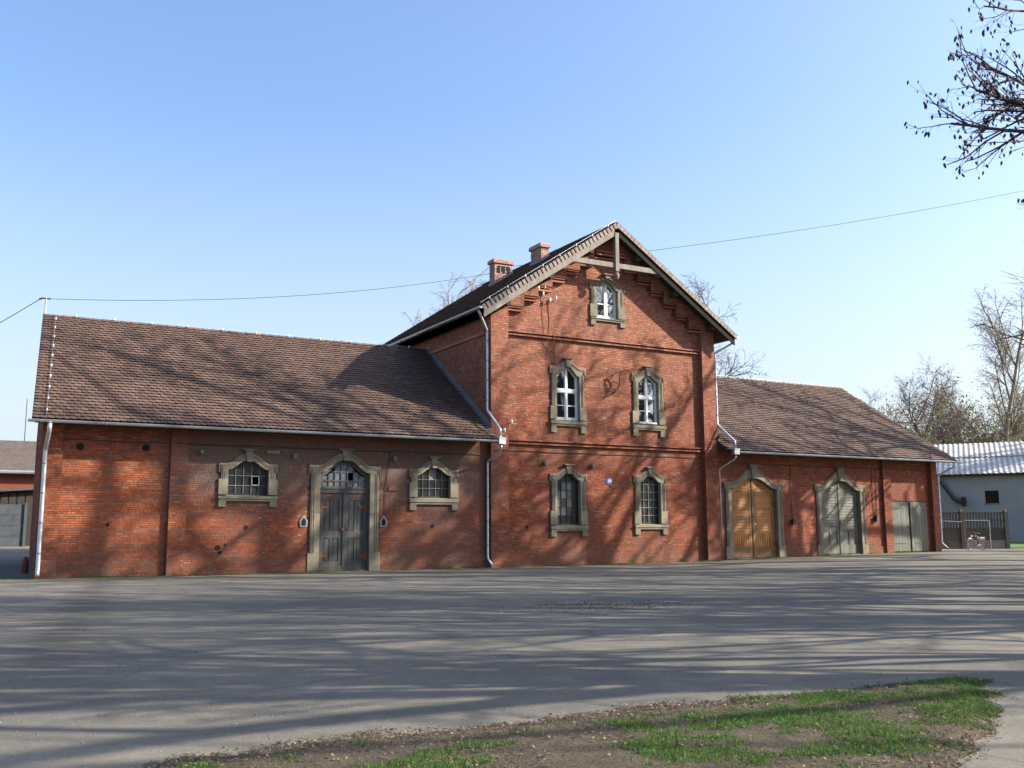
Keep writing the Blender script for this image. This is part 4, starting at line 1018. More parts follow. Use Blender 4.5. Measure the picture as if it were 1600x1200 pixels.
def hopper(x, z):
    m = MB(); m.box(x-.13, x+.2, GY-.12, GY+.12, z-.13, z+.14); m.box(x-.15, x+.22, GY-.14, GY+.14, z+.1, z+.15); m.build('rainwater_hopper', 'zinc', B)
pipe([(2.75, GY, GZ-.1), (2.75, GY+.05, GZ-.35), (2.72, -.28, GZ-.95), (2.72, -.26, .35), (2.7, -.45, .12)], .075)
hopper(HX0+.03, GZ-.02)
pipe([(EXL-.0, HYF+.3, HEZ-.1), (EXL+.06, HYF+.3, HEZ-.3), (HX0-.10, -.1, 10.42), (HX0-.10, -.1, 6.85), (HX0+.02, GY+.02, 5.95), (HX0+.02, GY+.02, 5.5)])
pipe([(HX0+.05, GY, GZ-.15), (HX0+.05, GY, GZ-.35), (HX0-.11, -.14, GZ-.85), (HX0-.11, -.14, .4), (HX0-.05, -.4, .12)])
hopper(HX1+.42, GZ-.02)
pipe([(EXR-.0, HYF+.2, HEZ-.1), (EXR-.02, HYF+.2, HEZ-.28), (HX1+.09, -.2, 10.5), (HX1+.09, -.2, 6.85), (HX1+.45, GY+.02, 5.95), (HX1+.45, GY+.02, 5.5)])
pipe([(HX1+.45, GY, GZ-.15), (HX1+.45, GY, GZ-.35), (HX1+.12, -.2, GZ-.85), (HX1+.12, -.2, .7)], .04)
pipe([(50.5, GY, GZ-.1), (50.5, GY, GZ-.3), (50.08, -.25, GZ-.8), (50.08, -.2, .75), (50.3, -.45, .42)], .06)
# soffits of the wings (boards under the eaves)
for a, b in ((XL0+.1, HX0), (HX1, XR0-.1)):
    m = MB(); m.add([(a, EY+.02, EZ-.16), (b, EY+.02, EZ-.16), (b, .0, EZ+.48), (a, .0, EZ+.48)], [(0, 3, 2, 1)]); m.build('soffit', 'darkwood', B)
# chimneys
def chimney(label, x0, x1, y0, y1, z0, z1, holes):
    m = MB(); m.box(x0+.02, x1-.02, y0+.02, y1-.02, z0, z1); c = sub(m.build('chimney', 'palemortar', B, label))
    zz = z1-.22
    def sk(u, z, l, r, b): return holes and zz-.55 < z < zz-.1 and any(abs(u-h) < .11 for h in holes)
    bricks('brick_courses', c, [brick_quads(rects_for(x0, x1, z0, z1, sk), front(y0)), brick_quads(rects_for(y0, y1, z0, z1), leftside(x0)), brick_quads(rects_for(y0, y1, z0, z1), rightside(x1))], 'palebrick')
    m = MB(); m.box(x0-.08, x1+.08, y0-.08, y1+.08, z1-.2, z1-.03); m.box(x0-.04, x1+.04, y0-.04, y1+.04, z1-.03, z1+.03); o = m.build('chimney_cap', 'palebrick', c)
    bricks('brick_courses', c, [brick_quads(rects_for(x0-.08, x1+.08, z1-.2, z1-.03), front(y0-.08)), brick_quads(rects_for(y0-.08, y1+.08, z1-.2, z1-.03), leftside(x0-.08))], 'palebrick')
    if holes:
        for h in holes: m = MB(); m.box(h-.1, h+.1, y0-.012, y0+.05, zz-.52, zz-.12); m.build('flue_opening', 'black', c)
    rz = lambda x: HEZ+(x-EXL)*.664
    m = MB(); m.add([(x0-.06, y0-.05, rz(x0-.06)+.02), (x1+.03, y0-.05, rz(x1)+.02), (x1+.03, y0-.05, rz(x1)+.16), (x0-.06, y0-.05, rz(x0)+.16), (x0-.06, y1, rz(x0)+.02), (x0-.06, y1, rz(x0)+.16)], [(0, 1, 2, 3), (0, 3, 5, 4)]); m.build('chimney_flashing', 'zincdull', c)
chimney('pale brick chimney with three flue openings', 24.8, 25.9, 7.4, 8.0, 14.0, 16.2, (25.05, 25.35, 25.65))
chimney('plain pale brick chimney near the gable', 25.55, 26.0, 3.75, 4.8, 14.7, 16.25, None)
# roof mast for the cable
m = MB(); m.tube([(2.86, 6.6, 9.6), (2.86, 6.6, 11.42)], .035, 6); m.build('cable_mast', 'zinc', B)
m = MB(); m.tube([(2.7, 6.6, 11.36), (3.05, 6.6, 11.36)], .03, 6); m.tube([(2.6, 6.6, 11.3), (2.72, 6.6, 11.36)], .04, 6); m.build('mast_insulator', 'iron', B)
# corner guard stone and base stones
m = MB(); m.tube([(2.66, 5.2, -.1), (2.66, 5.2, .5), (2.66, 5.2, .66)], [.13, .12, .06], 10); tag(m.build('guard_post', 'brick', None, smooth=True, loc=(2.66, 5.2, 0)), 'short reddish guard post at the left end wall', 'bollard')

# ------------------------------------------------------------------ overhead cables
def cable(name, label, pts, r=.012, n=10):
    m = MB(); P = []
    for (a, b, sag) in pts: P += sagline(a, b, 24, sag)
    m.tube(P, r, 5); return tag(m.build(name, 'cable', None, loc=pts[0][0]), label, 'cable')
cable('overhead_cable', 'thin black cable sagging from the left mast up to the house ridge', [((3.0, 6.6, 11.36), (26.2, 8.2, 15.95), .62)])
cable('overhead_cable', 'thin black cable rising from behind the gable to the upper right', [((26.2, 8.2, 16.15), (63.75, 1.7, 24.9), .42)], .014)
cable('overhead_cable', 'thin black cable falling from the left mast to the left edge', [((2.62, 6.6, 11.3), (-4.0, 24, 9.5), .2)], .016)

# ------------------------------------------------------------------ neighbours on the right
V3 = Vector
def frame2(p, q):
    p, q = V3(p), V3(q); u = (q-p).normalized(); n = V3((u.y, -u.x, 0))
    if (V3((0, -CAM_D, 0))-p).dot(n) < 0: n = -n
    return p, u, n
class LMB(MB):      # a builder in the frame of a wall: along u, out n, up z
    def __init__(s, p, u, n): super().__init__(); s.p, s.u, s.n_ = p, u, n
    def add(s, vs, fs): return super().add([s.p+s.u*v[0]-s.n_*v[1]+V3((0, 0, v[2])) for v in vs], fs)
p, u, n = frame2((68.4, 22.2, 0), (80.14, 6.0, 0))
WB = thing('plastered_outbuilding', 'long pale blue grey outbuilding with a corrugated roof at the right', 'building', (80, 14, 0))
def L_(): return LMB(p, u, n)
m = L_()
g1 = .4; H0 = 6.05; wx = 10.2
def hole_wall(m, x0, x1, z0, z1, hx0, hx1, hz0, hz1, y0, y1):
    m.box(x0, hx0, y0, y1, z0, z1); m.box(hx1, x1, y0, y1, z0, z1); m.box(hx0, hx1, y0, y1, z0, hz0); m.box(hx0, hx1, y0, y1, hz1, z1)
hole_wall(m, 0, 34, g1-.6, H0, wx, wx+1.02, 3.62, 4.66, 0, .3); m.box(0, .3, .3, 10, g1-.6, H0)
wwall = m.build('wall', 'plaster', WB)
m = L_(); m.box(wx, wx+1.02, .12, .16, 3.62, 3.68); m.box(wx, wx+1.02, .12, .16, 4.6, 4.66); m.box(wx, wx+.06, .12, .16, 3.68, 4.6); m.box(wx+.96, wx+1.02, .12, .16, 3.68, 4.6)
wn = sub(m.build('window', 'darkwood', WB, 'small dark barred window in the pale wall'))
for k in range(1, 5): m = L_(); m.box(wx+k*.2-.012, wx+k*.2+.012, .08, .1, 3.62, 4.66); m.build('window_bar', 'rust', wn)
m = L_(); m.box(wx+.06, wx+.96, .17, .18, 3.68, 4.6); m.build('pane', 'black', wn)
m = L_(); m.box(wx-.1, wx+1.12, -.05, .1, 3.52, 3.61); m.build('sill', 'concrete', wn)
# corrugated roof in two overlapping courses of sheets
xs = np.arange(-.4, 34.4, .0225); run, rise = 8.6, 3.2
for c0, c1, lift in ((-.0, .52, .0), (.5, 1.0, .02)):
    vv = []
    for t in (c0, c1):
        y = -.45+(run+.45)*t; z = H0+.02+rise*t+(.05 if t == c0 and c0 > 0 else 0)+lift
        for x in xs: q = p+u*x-n*y; vv.append((q.x, q.y, z+.026*math.sin(x/.42*2*math.pi)))
    N_ = len(xs); i = np.arange(N_-1); me = npmesh('roof_sheets', np.array(vv)-np.array(WB.location), np.stack([i, i+1, N_+i+1, N_+i], 1), M['corr'], True); link('roof_sheets', me, WB)
m = L_(); m.box(-.4, 34.4, -.42, -.02, H0-.16, H0-.06); m.box(-.4, 34.4, -.45, -.42, H0-.2, H0-.02); m.build('eave_board', 'darkwood', WB)
m = L_(); m.prismx if False else None
m.add([(-.4, run, H0+rise+.06), (34.4, run, H0+rise+.06), (34.4, run*2+.4, H0-.1), (-.4, run*2+.4, H0-.1), (-.2, .3, H0), (-.2, run, H0+rise), (-.2, run*2, H0), (-.2, run*2, 0), (-.2, .3, 0)], [(0, 1, 2, 3), (4, 5, 6, 7, 8)]); m.build('rear_slope', 'corr', WB)
m = L_(); m.tube([(14.1, 8.0, H0+rise-.4), (14.1, 8.0, H0+rise+.6)], .17, 10); m.tube([(14.1, 8.0, H0+rise+.6), (14.1, 8.0, H0+rise+.7)], .23, 10); m.build('roof_vent', 'zinc', WB)
m = L_(); m.tube([(6.4, -.45, 6.1), (6.8, -.45, 5.7), (7.4, -.45, 4.75), (7.85, -.45, 4.05), (8.15, -.45, 3.82), (8.5, -.4, 3.78)], [.19, .19, .19, .19, .18, .18], 12); du = sub(m.build('exhaust_duct', 'ductmetal', WB, 'fat dark metal duct slanting down the pale wall', smooth=True))
m = L_(); m.box(8.4, 8.75, -.6, 0, 3.42, 4.15); m.build('duct_box', 'iron', du)
# concrete picket fence
fp, fu, fn = frame2((52.2, 6.35, 0), (60.2, 2.3, 0))
F = thing('picket_fence', 'dark concrete picket fence between the brick wing and the lawn', 'fence', (57, 4.2, 0))
def F_(): return LMB(fp, fu, fn)
fg = .27
for x in (.6, 5.75, 8.7): 
    m = F_(); m.box(x-.12, x+.12, -.1, .14, fg-.3, fg+2.4); m.add([(x-.12, -.1, fg+2.4), (x+.12, -.1, fg+2.4), (x+.12, .14, fg+2.4), (x-.12, .14, fg+2.4), (x, .02, fg+2.62)], [(0, 1, 4), (1, 2, 4), (2, 3, 4), (3, 0, 4)]); m.build('fence_post', 'darkconcrete', F)
for a, b in ((.72, 5.63), (5.87, 8.58)):
    m = F_(); m.box(a, b, -.02, .06, fg+.55, fg+1.28); m.build('solid_panel', 'darkconcrete', F)
    for z0, z1 in ((fg+1.28, fg+1.36), (fg+1.78, fg+1.88), (fg+2.28, fg+2.36)): m = F_(); m.box(a, b, -.03, .07, z0, z1); m.build('fence_rail', 'darkconcrete', F)
    x = a+.1
    while x < b-.08:
        for z0, z1 in ((fg+1.36, fg+1.78), (fg+1.88, fg+2.28)): m = F_(); m.box(x-.045, x+.045, -.01, .05, z0, z1); m.build('picket', 'darkconcrete', F)
        x += .2
    m = F_(); m.box(a, b, -.04, .08, fg-.3, fg+.55); m.build('fence_plinth', 'stonedark' if a < 1 else 'concrete', F)
m = MB(); m.box(52.3, 53.1, 2.6, 3.3, -.1, .8); tag(m.build('concrete_block', 'concrete', None, loc=(52.7, 3, 0)), 'pale concrete block beside the far right downpipe', 'block')
# tube frame and dark post
rp, ru, rn_ = frame2((53.25, 2.55, 0), (57.7, .0, 0))
RK = thing('tube_frame', 'pale metal tube frame standing before the picket fence', 'frame', (55.2, 1.4, .25))
def K_(): return LMB(rp, ru, rn_)
for x in (.02, .16, 1.75, 3.28): m = K_(); m.tube([(x, 0, .2), (x, 0, 2.06 if x != .16 else 2.0)], .032, 6); m.build('frame_post', 'oldwhite', RK)
for a, b in ((.02, 1.75), (1.75, 3.28)): m = K_(); m.tube([(a, 0, 2.06), (b, 0, 2.06-(.08 if a < 1 else 0))], .03, 6); m.build('top_rail', 'oldwhite', RK)
m = K_(); m.tube([(-.2, .1, .1), (-.2, .1, 2.05)], .14, 8); o = m.build('dark_post', 'darkconcrete', None, loc=(53.2, 2.5, .2)); tag(o, 'thick dark post left of the pale tube frame', 'post')
# bicycle
BK = thing('bicycle', 'dark red bicycle parked against the pale tube frame', 'bicycle', (54.3, .75, .25))
bp, bu, bn = V3((53.75, .62, 0)), V3((.999, -.03, 0)).normalized(), V3((-.03, -.999, 0)).normalized(); bg_ = gz(54.3, .7)+.01
def Y_(): return LMB(bp, bu, bn)
RW = .34
for x in (0, 1.08):
    m = Y_(); m.tube([(x+math.cos(t)*RW, 0, bg_+RW+math.sin(t)*RW) for t in np.linspace(0, 2*math.pi, 29)], .022, 6, False); wh_ = sub(m.build('wheel', 'rubber', BK, smooth=True))
    m = Y_(); m.tube([(x+math.cos(t)*(RW-.03), 0, bg_+RW+math.sin(t)*(RW-.03)) for t in np.linspace(0, 2*math.pi, 29)], .013, 5, False); m.build('rim', 'chrome', wh_)
    m = Y_()
    for t in np.linspace(0, 2*math.pi, 15)[:-1]: m.tube([(x, 0, bg_+RW), (x+math.cos(t)*(RW-.03), 0, bg_+RW+math.sin(t)*(RW-.03))], .003, 3)
    m.build('spokes', 'chrome', wh_); m = Y_(); m.tube([(x, -.06, bg_+RW), (x, .06, bg_+RW)], .025, 8); m.build('hub', 'chrome', wh_)
    m = Y_(); m.tube([(x+math.cos(t)*(RW+.035), 0, bg_+RW+math.sin(t)*(RW+.035)) for t in np.linspace(.2, 2.9, 14)], .022, 5); m.build('mudguard', 'redpaint', BK)
hd, sd, bb, rw, fw_ = (.2, 0, bg_+.85), (.72, 0, bg_+.84), (.62, 0, bg_+.28), (1.08, 0, bg_+RW), (0, 0, bg_+RW)
m = Y_()
for a, b in ((hd, sd), ((.16, 0, bg_+.7), bb), (sd, bb), (bb, rw), (sd, rw)): m.tube([a, b], .018, 6)
m.build('bicycle_frame', 'redpaint', BK, smooth=True)
m = Y_(); m.tube([(.21, 0, bg_+.92), (.14, 0, bg_+.66), fw_], .016, 6); m.build('fork', 'redpaint', BK)
m = Y_(); m.tube([(.32, -.28, bg_+.98), (.2, -.22, bg_+1.02), (.2, 0, bg_+.98), (.2, .22, bg_+1.02), (.32, .28, bg_+.98)], .014, 6); m.tube([(.2, 0, bg_+.9), (.2, 0, bg_+.99)], .014, 6); m.build('handlebar', 'chrome', BK)
m = Y_(); m.tube([(.66, 0, bg_+.93), (.74, 0, bg_+.96), (.86, 0, bg_+.96)], [.03, .06, .085], 8); m.tube([(.72, 0, bg_+.84), (.74, 0, bg_+.93)], .014, 6); m.build('saddle', 'rubber', BK)
m = Y_(); m.tube([(.85, -.06, bg_+.76), (1.3, -.06, bg_+.76)], .009, 5); m.tube([(.85, .06, bg_+.76), (1.3, .06, bg_+.76)], .009, 5); m.tube([(1.25, 0, bg_+.76), (1.08, 0, bg_+RW)], .008, 4); m.build('luggage_rack', 'chrome', BK)
m = Y_(); m.tube([(.1, 0, bg_+.84), (.16, 0, bg_+.84)], [.055, .04], 8); m.build('headlight', 'porcelain', BK)
m = Y_(); m.tube([(.62, -.05, bg_+.28), (.62, -.07, bg_+.28)], .09, 10); m.tube([(.62, -.1, bg_+.28), (.56, -.1, bg_+.12)], .01, 4); m.tube([(.62, .1, bg_+.28), (.68, .1, bg_+.43)], .01, 4); m.build('crank', 'chrome', BK)
# a bare utility pole and wire far behind the right roof
m = MB(); m.tube([(54.5, 14.0, 0), (54.5, 14.0, 9.85)], [.09, .06], 6); m.tube([(54.2, 14, 9.45), (54.9, 14, 9.45)], .05, 5); tag(m.build('utility_pole', 'zincdull', None, loc=(54.5, 14, 0)), 'slim pole poking up behind the right wing roof', 'pole')
cable('overhead_cable', 'faint thin wire leading right from the slim pole', [((54.9, 14, 9.45), (75, 12, 10.2), .1)], .012)

# ------------------------------------------------------------------ neighbours on the left
LB = thing('far_outbuilding', 'low brown roofed outbuilding beyond the left end', 'building', (-5, 36, 0))
m = MB(); m.box(-25, 5.6, 33.6, 40, 0, 5.35); m.build('wall', 'brick', LB)
m = MB(); m.add([(-25, 33.1, 5.5), (6.2, 33.1, 5.5), (6.2, 38.5, 7.95), (-25, 38.5, 7.95), (-25, 33.1, 5.4), (6.2, 33.1, 5.4)], [(0, 1, 2, 3), (0, 4, 5, 1)]); m.add([(-25, 38.5, 7.95), (6.2, 38.5, 7.95), (6.2, 44, 5.5), (-25, 44, 5.5)], [(0, 1, 2, 3)]); m.build('roof', 'fartile', LB)
m = MB(); m.tube([(-25, 33.05, 5.47), (6.2, 33.05, 5.47)], .11, 6); m.build('gutter', 'zinc', LB)
SH = thing('lean_to_shed', 'dark timber lean-to shed with a thin sloping roof at the far left', 'shed', (0, 32.5, 0))
m = MB(); m.prism([(-9, .4), (5.2, .4), (5.2, 4.35), (-9, 3.3)], 32.6, 33.2); m.build('wall', 'darkwood', SH)
m = MB(); m.add([(-9, 32.1, 3.42), (5.3, 32.1, 4.47), (5.3, 33.5, 4.62), (-9, 33.5, 3.57), (-9, 32.1, 3.32), (5.3, 32.1, 4.37)], [(0, 1, 2, 3), (0, 4, 5, 1)]); m.build('roof', 'fartile', SH)
for k in range(22):
    m = MB(); x = -5.5+k*.48; m.box(x, x+.42, 32.5, 32.6, .5, 3.5+(x+9)*.073); m.build('board', 'darkwood', SH)
SF = thing('slab_fence', 'pale grey concrete slab fence with shade put into its colour at the left edge', 'fence', (1, 31.4, 0))
for k in range(4):
    xr = 4.15-k*2.1; g_ = .72
    m = MB(); m.box(xr-.16, xr, 31.2, 31.5, .3, 3.45); m.build('fence_post', 'shadeconcrete', SF)
    for j_ in range(4):
        z0 = g_+.02+j_*.66; m = MB(); m.box(xr-2.08, xr-.18, 31.3, 31.4, z0, z0+.63); m.build('fence_slab', 'shadeconcrete', SF)
m = MB(); m.tube([(4.4, 44, .7), (4.4, 44, 11.6)], [.045, .025], 6); tag(m.build('flagpole', 'iron', None, loc=(4.4, 44, .7)), 'slim grey pole rising behind the left outbuilding', 'pole')

# ------------------------------------------------------------------ trees
def segs_mesh(name, segs, sides, mat):
    a = np.array([(*s[0], *s[1], s[2], s[3]) for s in segs], float)
    p0, p1, r0, r1 = a[:, :3], a[:, 3:6], a[:, 6], a[:, 7]
    d = p1-p0; L = np.linalg.norm(d, axis=1, keepdims=True)+1e-9; d = d/L
    ref = np.where(np.abs(d[:, 2:3]) > .9, np.array([[1., 0, 0]]), np.array([[0, 0, 1.]]))
    x = np.cross(d, ref); x /= np.linalg.norm(x, axis=1, keepdims=True)+1e-9; y = np.cross(d, x)
    vs = []
    for P, r in ((p0, r0), (p1+d*r1[:, None]*.3, r1)):
        for k in range(sides):
            t = 2*math.pi*k/sides; vs.append(P+(x*math.cos(t)+y*math.sin(t))*r[:, None])
    v = np.stack(vs, 1).reshape(-1, 3); n_ = len(a); q = np.array([[k, (k+1) % sides, sides+(k+1) % sides, sides+k] for k in range(sides)])
    f = (np.arange(n_)[:, None, None]*2*sides+q[None]).reshape(-1, 4)
    return npmesh(name, v, f, mat, True)
def grow(out, tips, p, d, L, r, lvl, rg, cfg):
    n = max(2, int(cfg['nseg'][min(lvl, len(cfg['nseg'])-1)])); step = L/n; wig = cfg['wig']; up = cfg['up'][min(lvl, len(cfg['up'])-1)]
    maxl = cfg['levels']; q = p.copy(); dd = d.copy(); rr_ = r
    for i in range(n):
        dd = (dd+V3((rg.gauss(0, wig), rg.gauss(0, wig), rg.gauss(0, wig)+up))).normalized()
        r1 = r*(1-(i+1)/n*(.55 if lvl < maxl else .7)); q1 = q+dd*step
        if lvl and 'ok' in cfg and not cfg['ok'](q1): return
        out.append((tuple(q), tuple(q1), rr_, r1, lvl)); q, rr_ = q1, r1
        if lvl < maxl and (i >= cfg['start'][min(lvl, len(cfg['start'])-1)]*n):
            for _ in range(cfg['kids'][min(lvl, len(cfg['kids'])-1)]):
                if rg.random() < cfg['prob'][min(lvl, len(cfg['prob'])-1)]:
                    ax = dd.orthogonal().normalized(); ax = Matrix.Rotation(rg.uniform(0, 6.283), 3, dd) @ ax
                    an = R(rg.uniform(*cfg['ang'])); nd = Matrix.Rotation(an, 3, ax) @ dd
                    grow(out, tips, q, nd, L*rg.uniform(*cfg['len'])*(1-.35*i/n), max(cfg['rmin'], rr_*rg.uniform(.45, .7)), lvl+1, rg, cfg)
    if lvl >= maxl: tips.append((tuple(q), tuple(dd)))
BIG = dict(nseg=[9, 7, 6, 5, 4], wig=.09, up=[.02, .05, .03, 0, -.02], levels=3, start=[.3, .2, .15, .1], kids=[2, 2, 1], prob=[.95, .75, .85], ang=(28, 62), len=(.42, .66), rmin=.026)
def tree_parts(seed, H, r, cfg, lean=(0, 0)):
    rg = random.Random(seed); out, tips = [], []
    grow(out, tips, V3((0, 0, -.3)), V3((lean[0], lean[1], 1)).normalized(), H, r, 0, rg, cfg)
    return out, tips
def to_meshes(nm, out, bark, twig, flare=None):
    tr = [s for s in out if s[4] == 0]; br = [s for s in out if s[4] in (1, 2)]; tw = [s for s in out if s[4] > 2]
    m = MB(); P = [tr[0][0]]+[s[1] for s in tr]; rr_ = [tr[0][2]*1.35]+[s[3] for s in tr]; m.tube(P, rr_, 12)
    me = bpy.data.meshes.new(nm+'_trunk'); me.from_pydata(m.v, [], m.f); me.materials.append(M[bark]); me.polygons.foreach_set('use_smooth', [True]*len(me.polygons)); me.update()
    L = [('trunk', me)]
    if br: L.append(('branches', segs_mesh(nm+'_branches', [s[:4] for s in br], 5, M[bark])))
    if tw: L.append(('twigs', segs_mesh(nm+'_twigs', [s[:4] for s in tw], 3, M[twig])))
    return L
def place(parts, name, label, loc, rot=0, sc=1, group=None):
    t = thing(name, label, 'tree', loc, group); t.rotation_euler.z = rot; t.scale = (sc, sc, sc)
    for nm, me in parts: link(nm, me, t, kind='stuff' if nm != 'trunk' else None)
    return t
variants = []
for sd, H, r_ in ((3, 17, .36), (8, 16, .30), (21, 18, .40)):
    out, tips = tree_parts(sd, H, r_, BIG); variants.append(to_meshes('bare_tree', out, 'bark', 'twig'))
    print('tree', sd, len(out), 'area', round(sum((Vector(q[0])-Vector(q[1])).length*(q[2]+q[3]) for q in out), 1), [sum(1 for q in out if q[4] == k) for k in range(5)], 'top', max(q[1][2] for q in out), 'wid', max(q[1][0] for q in out)-min(q[1][0] for q in out))
out, tips = tree_parts(77, 17, .5, dict(BIG, levels=3, kids=[2, 2, 1], prob=[.95, .7, .8], rmin=.05, wig=.13, len=(.4, .6))); variants.append(to_meshes('bare_tree', out, 'bark', 'twig'))
lab = 'tall bare tree beyond the right edge casting long shadows over the yard'
SHADE = [(48.5, -22.6, 3, .3, 1.6), (54.3, -17.4, 3, 1.1, 1.3), (58.5, -11.2, 3, 3.3, 1.0), (67.0, -10.8, 3, .6, 1.2), (33.4, -28.0, 0, 4.0, 1.0), (28, -33.6, 2, 5.0, .85),
         (22.8, -35.4, 1, 2.4, .8), (17.0, -36.6, 0, .9, .65), (43.5, -31.7, 2, 5.4, 1.1), (63, -29, 0, 2.2, 1.3), (52, -31, 1, 4.4, 1.2), (38.5, -37.5, 0, 1.4, 1.1), (47.5, -16.6, 3, 4.6, 1.15), (24.5, -32.2, 1, 3.6, .8), (35, -33.2, 2, 4.9, 1.0), (22.9, -38.3, 2, 1.9, 1.15),
         (29.9, -40.4, 0, 3.2, 1.0), (38, -40.4, 1, .2, 1.1), (48.4, -38.2, 2, 5.1, 1.2), (40.2, -44.5, 0, 1.2, 1.1), (90.5, 8.2, 1, 2.1, 1.2), (98, 3, 2, .4, 1.3)]
for x, y, k, rot, sc in SHADE: place(variants[k], 'bare_tree', lab, (x, y, gz(x, y)), rot, sc, 'bare trees beyond the right edge of the yard')
# the tree whose pod-hung boughs reach in at the top right
rg = random.Random(5); out, tips = [], []
T = V3((37.4, -19.2, 0)); LV = V3((-.871, .491, 0))
grow(out, [], V3((0, 0, -.3)), V3((.1, -.05, 1)), 26, .45, 0, random.Random(12), dict(BIG, wig=.05, ok=lambda q: q.dot(LV) < 2.0 or q.z > 24+q.dot(LV)*.35, kids=[1, 2, 1], prob=[.8, .5, .6], rmin=.03))
BOUGH = dict(nseg=[10, 7, 5, 4], wig=.085, up=[.0, -.01, .0, -.03], levels=3, start=[.12, .1, .1], kids=[2, 2, 1], prob=[.9, .62, .75], ang=(22, 50), len=(.3, .5), rmin=.006)
def bough(st, tip, r, L, rg, cfg=BOUGH):
    o2, t2 = [], []; a = V3(st)-T; d = (V3(tip)-V3(st)).normalized()
    grow(o2, t2, a, d, L, r, 0, rg, cfg); out.extend([(s[0], s[1], s[2], s[3], s[4]+1) for s in o2]); tips.extend(t2)
bough((37.3, -19.0, 16.4), (31.0, -15.4, 17.6), .12, 6.6, rg)
bough((37.2, -19.2, 15.6), (31.2, -15.9, 15.4), .11, 6.4, rg)
bough((37.4, -18.6, 17.0), (32.4, -15.2, 19.2), .09, 5.6, rg)
bough((37.2, -19.1, 20.6), (32.2, -16.9, 21.9), .07, 5.2, rg, dict(BOUGH, kids=[1, 2, 1], prob=[.7, .5, .6]))
bough((37.1, -19.1, 12.6), (33.6, -16.2, 12.4), .03, 3.5, rg, dict(BOUGH, kids=[1, 1, 1], prob=[.6, .5, .5]))
bough((37.1, -19.1, 11.2), (33.4, -16.2, 11.3), .03, 3.7, rg, dict(BOUGH, kids=[1, 1, 1], prob=[.5, .5, .5]))
bough((37.1, -19.1, 14.2), (33.4, -16.2, 14.0), .03, 3.3, rg, dict(BOUGH, kids=[1, 2, 1], prob=[.7, .5, .5]))
TA = thing('pod_tree', 'bare tree with dark hanging pods reaching in at the top right', 'tree', tuple(T))
for nm, me in to_meshes('pod_tree', out, 'twig', 'twig'): link(nm, me, TA, kind='stuff' if nm != 'trunk' else None)
pv = []; pf = []
rg = random.Random(9)
for (tp, td) in tips:
    if rg.random() < .5 and tp[2] > 13.4:
        c = V3(tp); L_2 = rg.uniform(.07, .15); w2 = L_2*.36; dn = V3((rg.gauss(0, .35), rg.gauss(0, .35), -1)).normalized(); ax = dn.orthogonal().normalized(); ay = dn.cross(ax)
        b = len(pv); rings = [(0, .25), (.3, 1), (.7, .8)]
        for t, k in rings: pv += [c+dn*L_2*t*1.6+(ax*math.cos(q)+ay*math.sin(q))*w2*k for q in (0, 1.57, 3.14, 4.71)]
        pv.append(c+dn*L_2*1.7)
        for j_ in range(2): pf += [(b+4*j_+k, b+4*j_+(k+1) % 4, b+4*j_+4+(k+1) % 4, b+4*j_+4+k) for k in range(4)]
        pf += [(b+8+k, b+8+(k+1) % 4, b+12, b+12) for k in range(4)]
me = bpy.data.meshes.new('pods'); me.from_pydata([tuple(v) for v in pv], [], [tuple(dict.fromkeys(q)) for q in pf]); me.materials.append(M['pod']); me.update(); link('pods', me, TA, kind='stuff')

# trees behind the buildings
MID = dict(nseg=[8, 7, 6, 5], wig=.13, up=[.02, .04, .02, 0], levels=4, start=[.3, .1, .1, .1], kids=[2, 2, 2, 2], prob=[.95, .85, .8, .7], ang=(30, 65), len=(.45, .68), rmin=.012)
out, tips = tree_parts(31, 13.5, .34, MID); mid1 = to_meshes('mid_tree', out, 'bark', 'twig')
out, tips = tree_parts(44, 12, .28, MID); mid2 = to_meshes('mid_tree', out, 'bark', 'fartwig')
place(mid1, 'ash_tree', 'bare spreading tree rising behind the right slope of the house', (50.2, 17.8, .4), .8, 1.2)
place(mid1, 'round_tree', 'round bare tree above the corrugated roof left of the birch', (87.5, 27, .7), 2.2, .92)
# birch: drooping fine twigs
BIR = dict(nseg=[12, 8, 7, 7], wig=.06, up=[.02, .05, -.03, -.2], levels=3, start=[.2, .1, .05], kids=[2, 2, 4], prob=[.95, .95, .95], ang=(22, 46), len=(.30, .46), rmin=.011)
out, tips = tree_parts(17, 20, .24, BIR); bir = to_meshes('birch', out, 'birchbark', 'birchtwig'); 
place(bir, 'small_tree', 'pale thin treetop peeping over the left house roof', (31.9, 37.7, .6), 2.0, .94)
bt = place(bir, 'birch_tree', 'tall pale birch with drooping twigs at the right edge', (97.0, 27.2, .7), .4, 1.1)
def leaves(tips, n, spread, size, seed):
    rg = np.random.RandomState(seed); T_ = np.array([t[0] for t in tips]); i = rg.randint(0, len(T_), n); P = T_[i]+rg.normal(0, spread, (n, 3))
    a = rg.normal(0, 1, (n, 3)); a /= np.linalg.norm(a, axis=1, keepdims=True); b = np.cross(a, rg.normal(0, 1, (n, 3))); b /= np.linalg.norm(b, axis=1, keepdims=True)
    s = size*(.5+rg.rand(n, 1)); v = np.stack([P-a*s, P-b*s*.6, P+a*s, P+b*s*.6], 1).reshape(-1, 3); return v, np.arange(n*4).reshape(-1, 4)
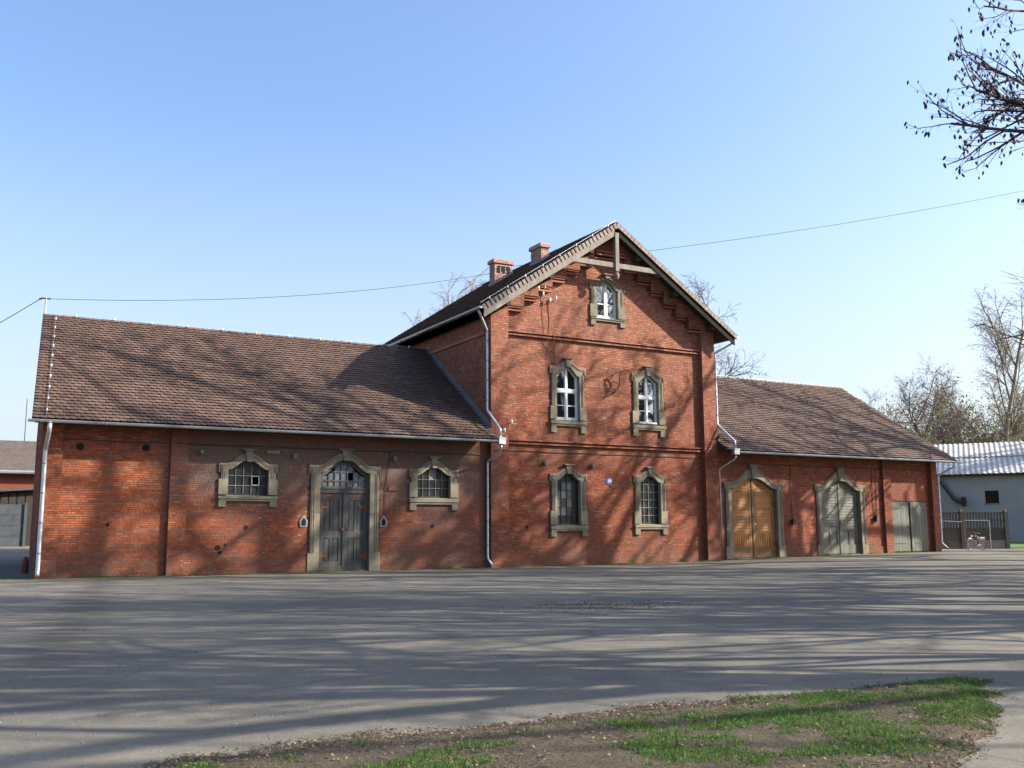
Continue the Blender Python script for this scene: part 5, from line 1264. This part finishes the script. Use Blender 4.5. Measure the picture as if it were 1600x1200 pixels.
v, f = leaves(tips, 9000, .4, .045, 3); link('young_leaves', npmesh('young_leaves', v, f, M['bud']), bt, kind='stuff')
# the low brown thicket behind the corrugated roof: separate bushes
BU = dict(nseg=[4, 5, 5, 4], wig=.16, up=[.02, .06, .03, .0], levels=4, start=[.0, .1, .1, .1], kids=[3, 2, 2, 1], prob=[.95, .85, .8, .8], ang=(15, 50), len=(.55, .8), rmin=.016)
out, tips = tree_parts(51, 5.2, .16, BU); bush = to_meshes('bush', out, 'bark', 'fartwig')
v, f = leaves(tips, 1500, .4, .07, 5); bl = npmesh('young_leaves', v, f, M['bud'])
v, f = leaves(tips, 9000, .6, .14, 6); bl2 = npmesh('leaf_mass', v, f, M['hedge'])
BS = [(84.5, 30, 1.25, 0), (89.5, 31, 1.2, 0), (92.5, 29, 1.45, 1), (96, 31, 1.7, 0), (100.5, 29.5, 1.6, 0), (104, 30, 1.9, 1), (99, 36, 2.1, 0), (107, 27, 1.7, 0), (93, 38, 1.6, 0), (86.5, 37, 1.2, 1)]
desc = ['low brown bush just right of the brick wing roof tip', 'bushy brown thicket under the round bare tree', 'brown bush with fresh green tips between round tree and birch', 'tall reddish brown bush left of the birch trunk', 'brown bush behind the birch trunk', 'large bush with green tips at the right edge', 'tall brown bush standing behind the birch', 'brown bush at the far right edge', 'brown bush far behind the round tree', 'green tipped bush far behind the wing roof tip']
for k, (x, y, sc, gr) in enumerate(BS):
    t = place(bush, 'bush', desc[k], (x, y, .7), k*1.3, sc, 'bushes beyond the corrugated roof'); t['category'] = 'bush'
    link('young_leaves', bl, t, kind='stuff')
    if gr: pass
t = thing('evergreen_bush', 'dark green bush showing above the left end of the corrugated roof', 'bush', (80.5, 31, .7)); t.scale = (1.05, 1.05, 1.25)
for nm, me in bush: link(nm, me, t, kind='stuff' if nm != 'trunk' else None)
link('leaf_mass', bl2, t, kind='stuff')
print('objects', len(bpy.data.objects), 'polys', sum(len(o.data.polygons) for o in bpy.data.objects if o.type == 'MESH'))
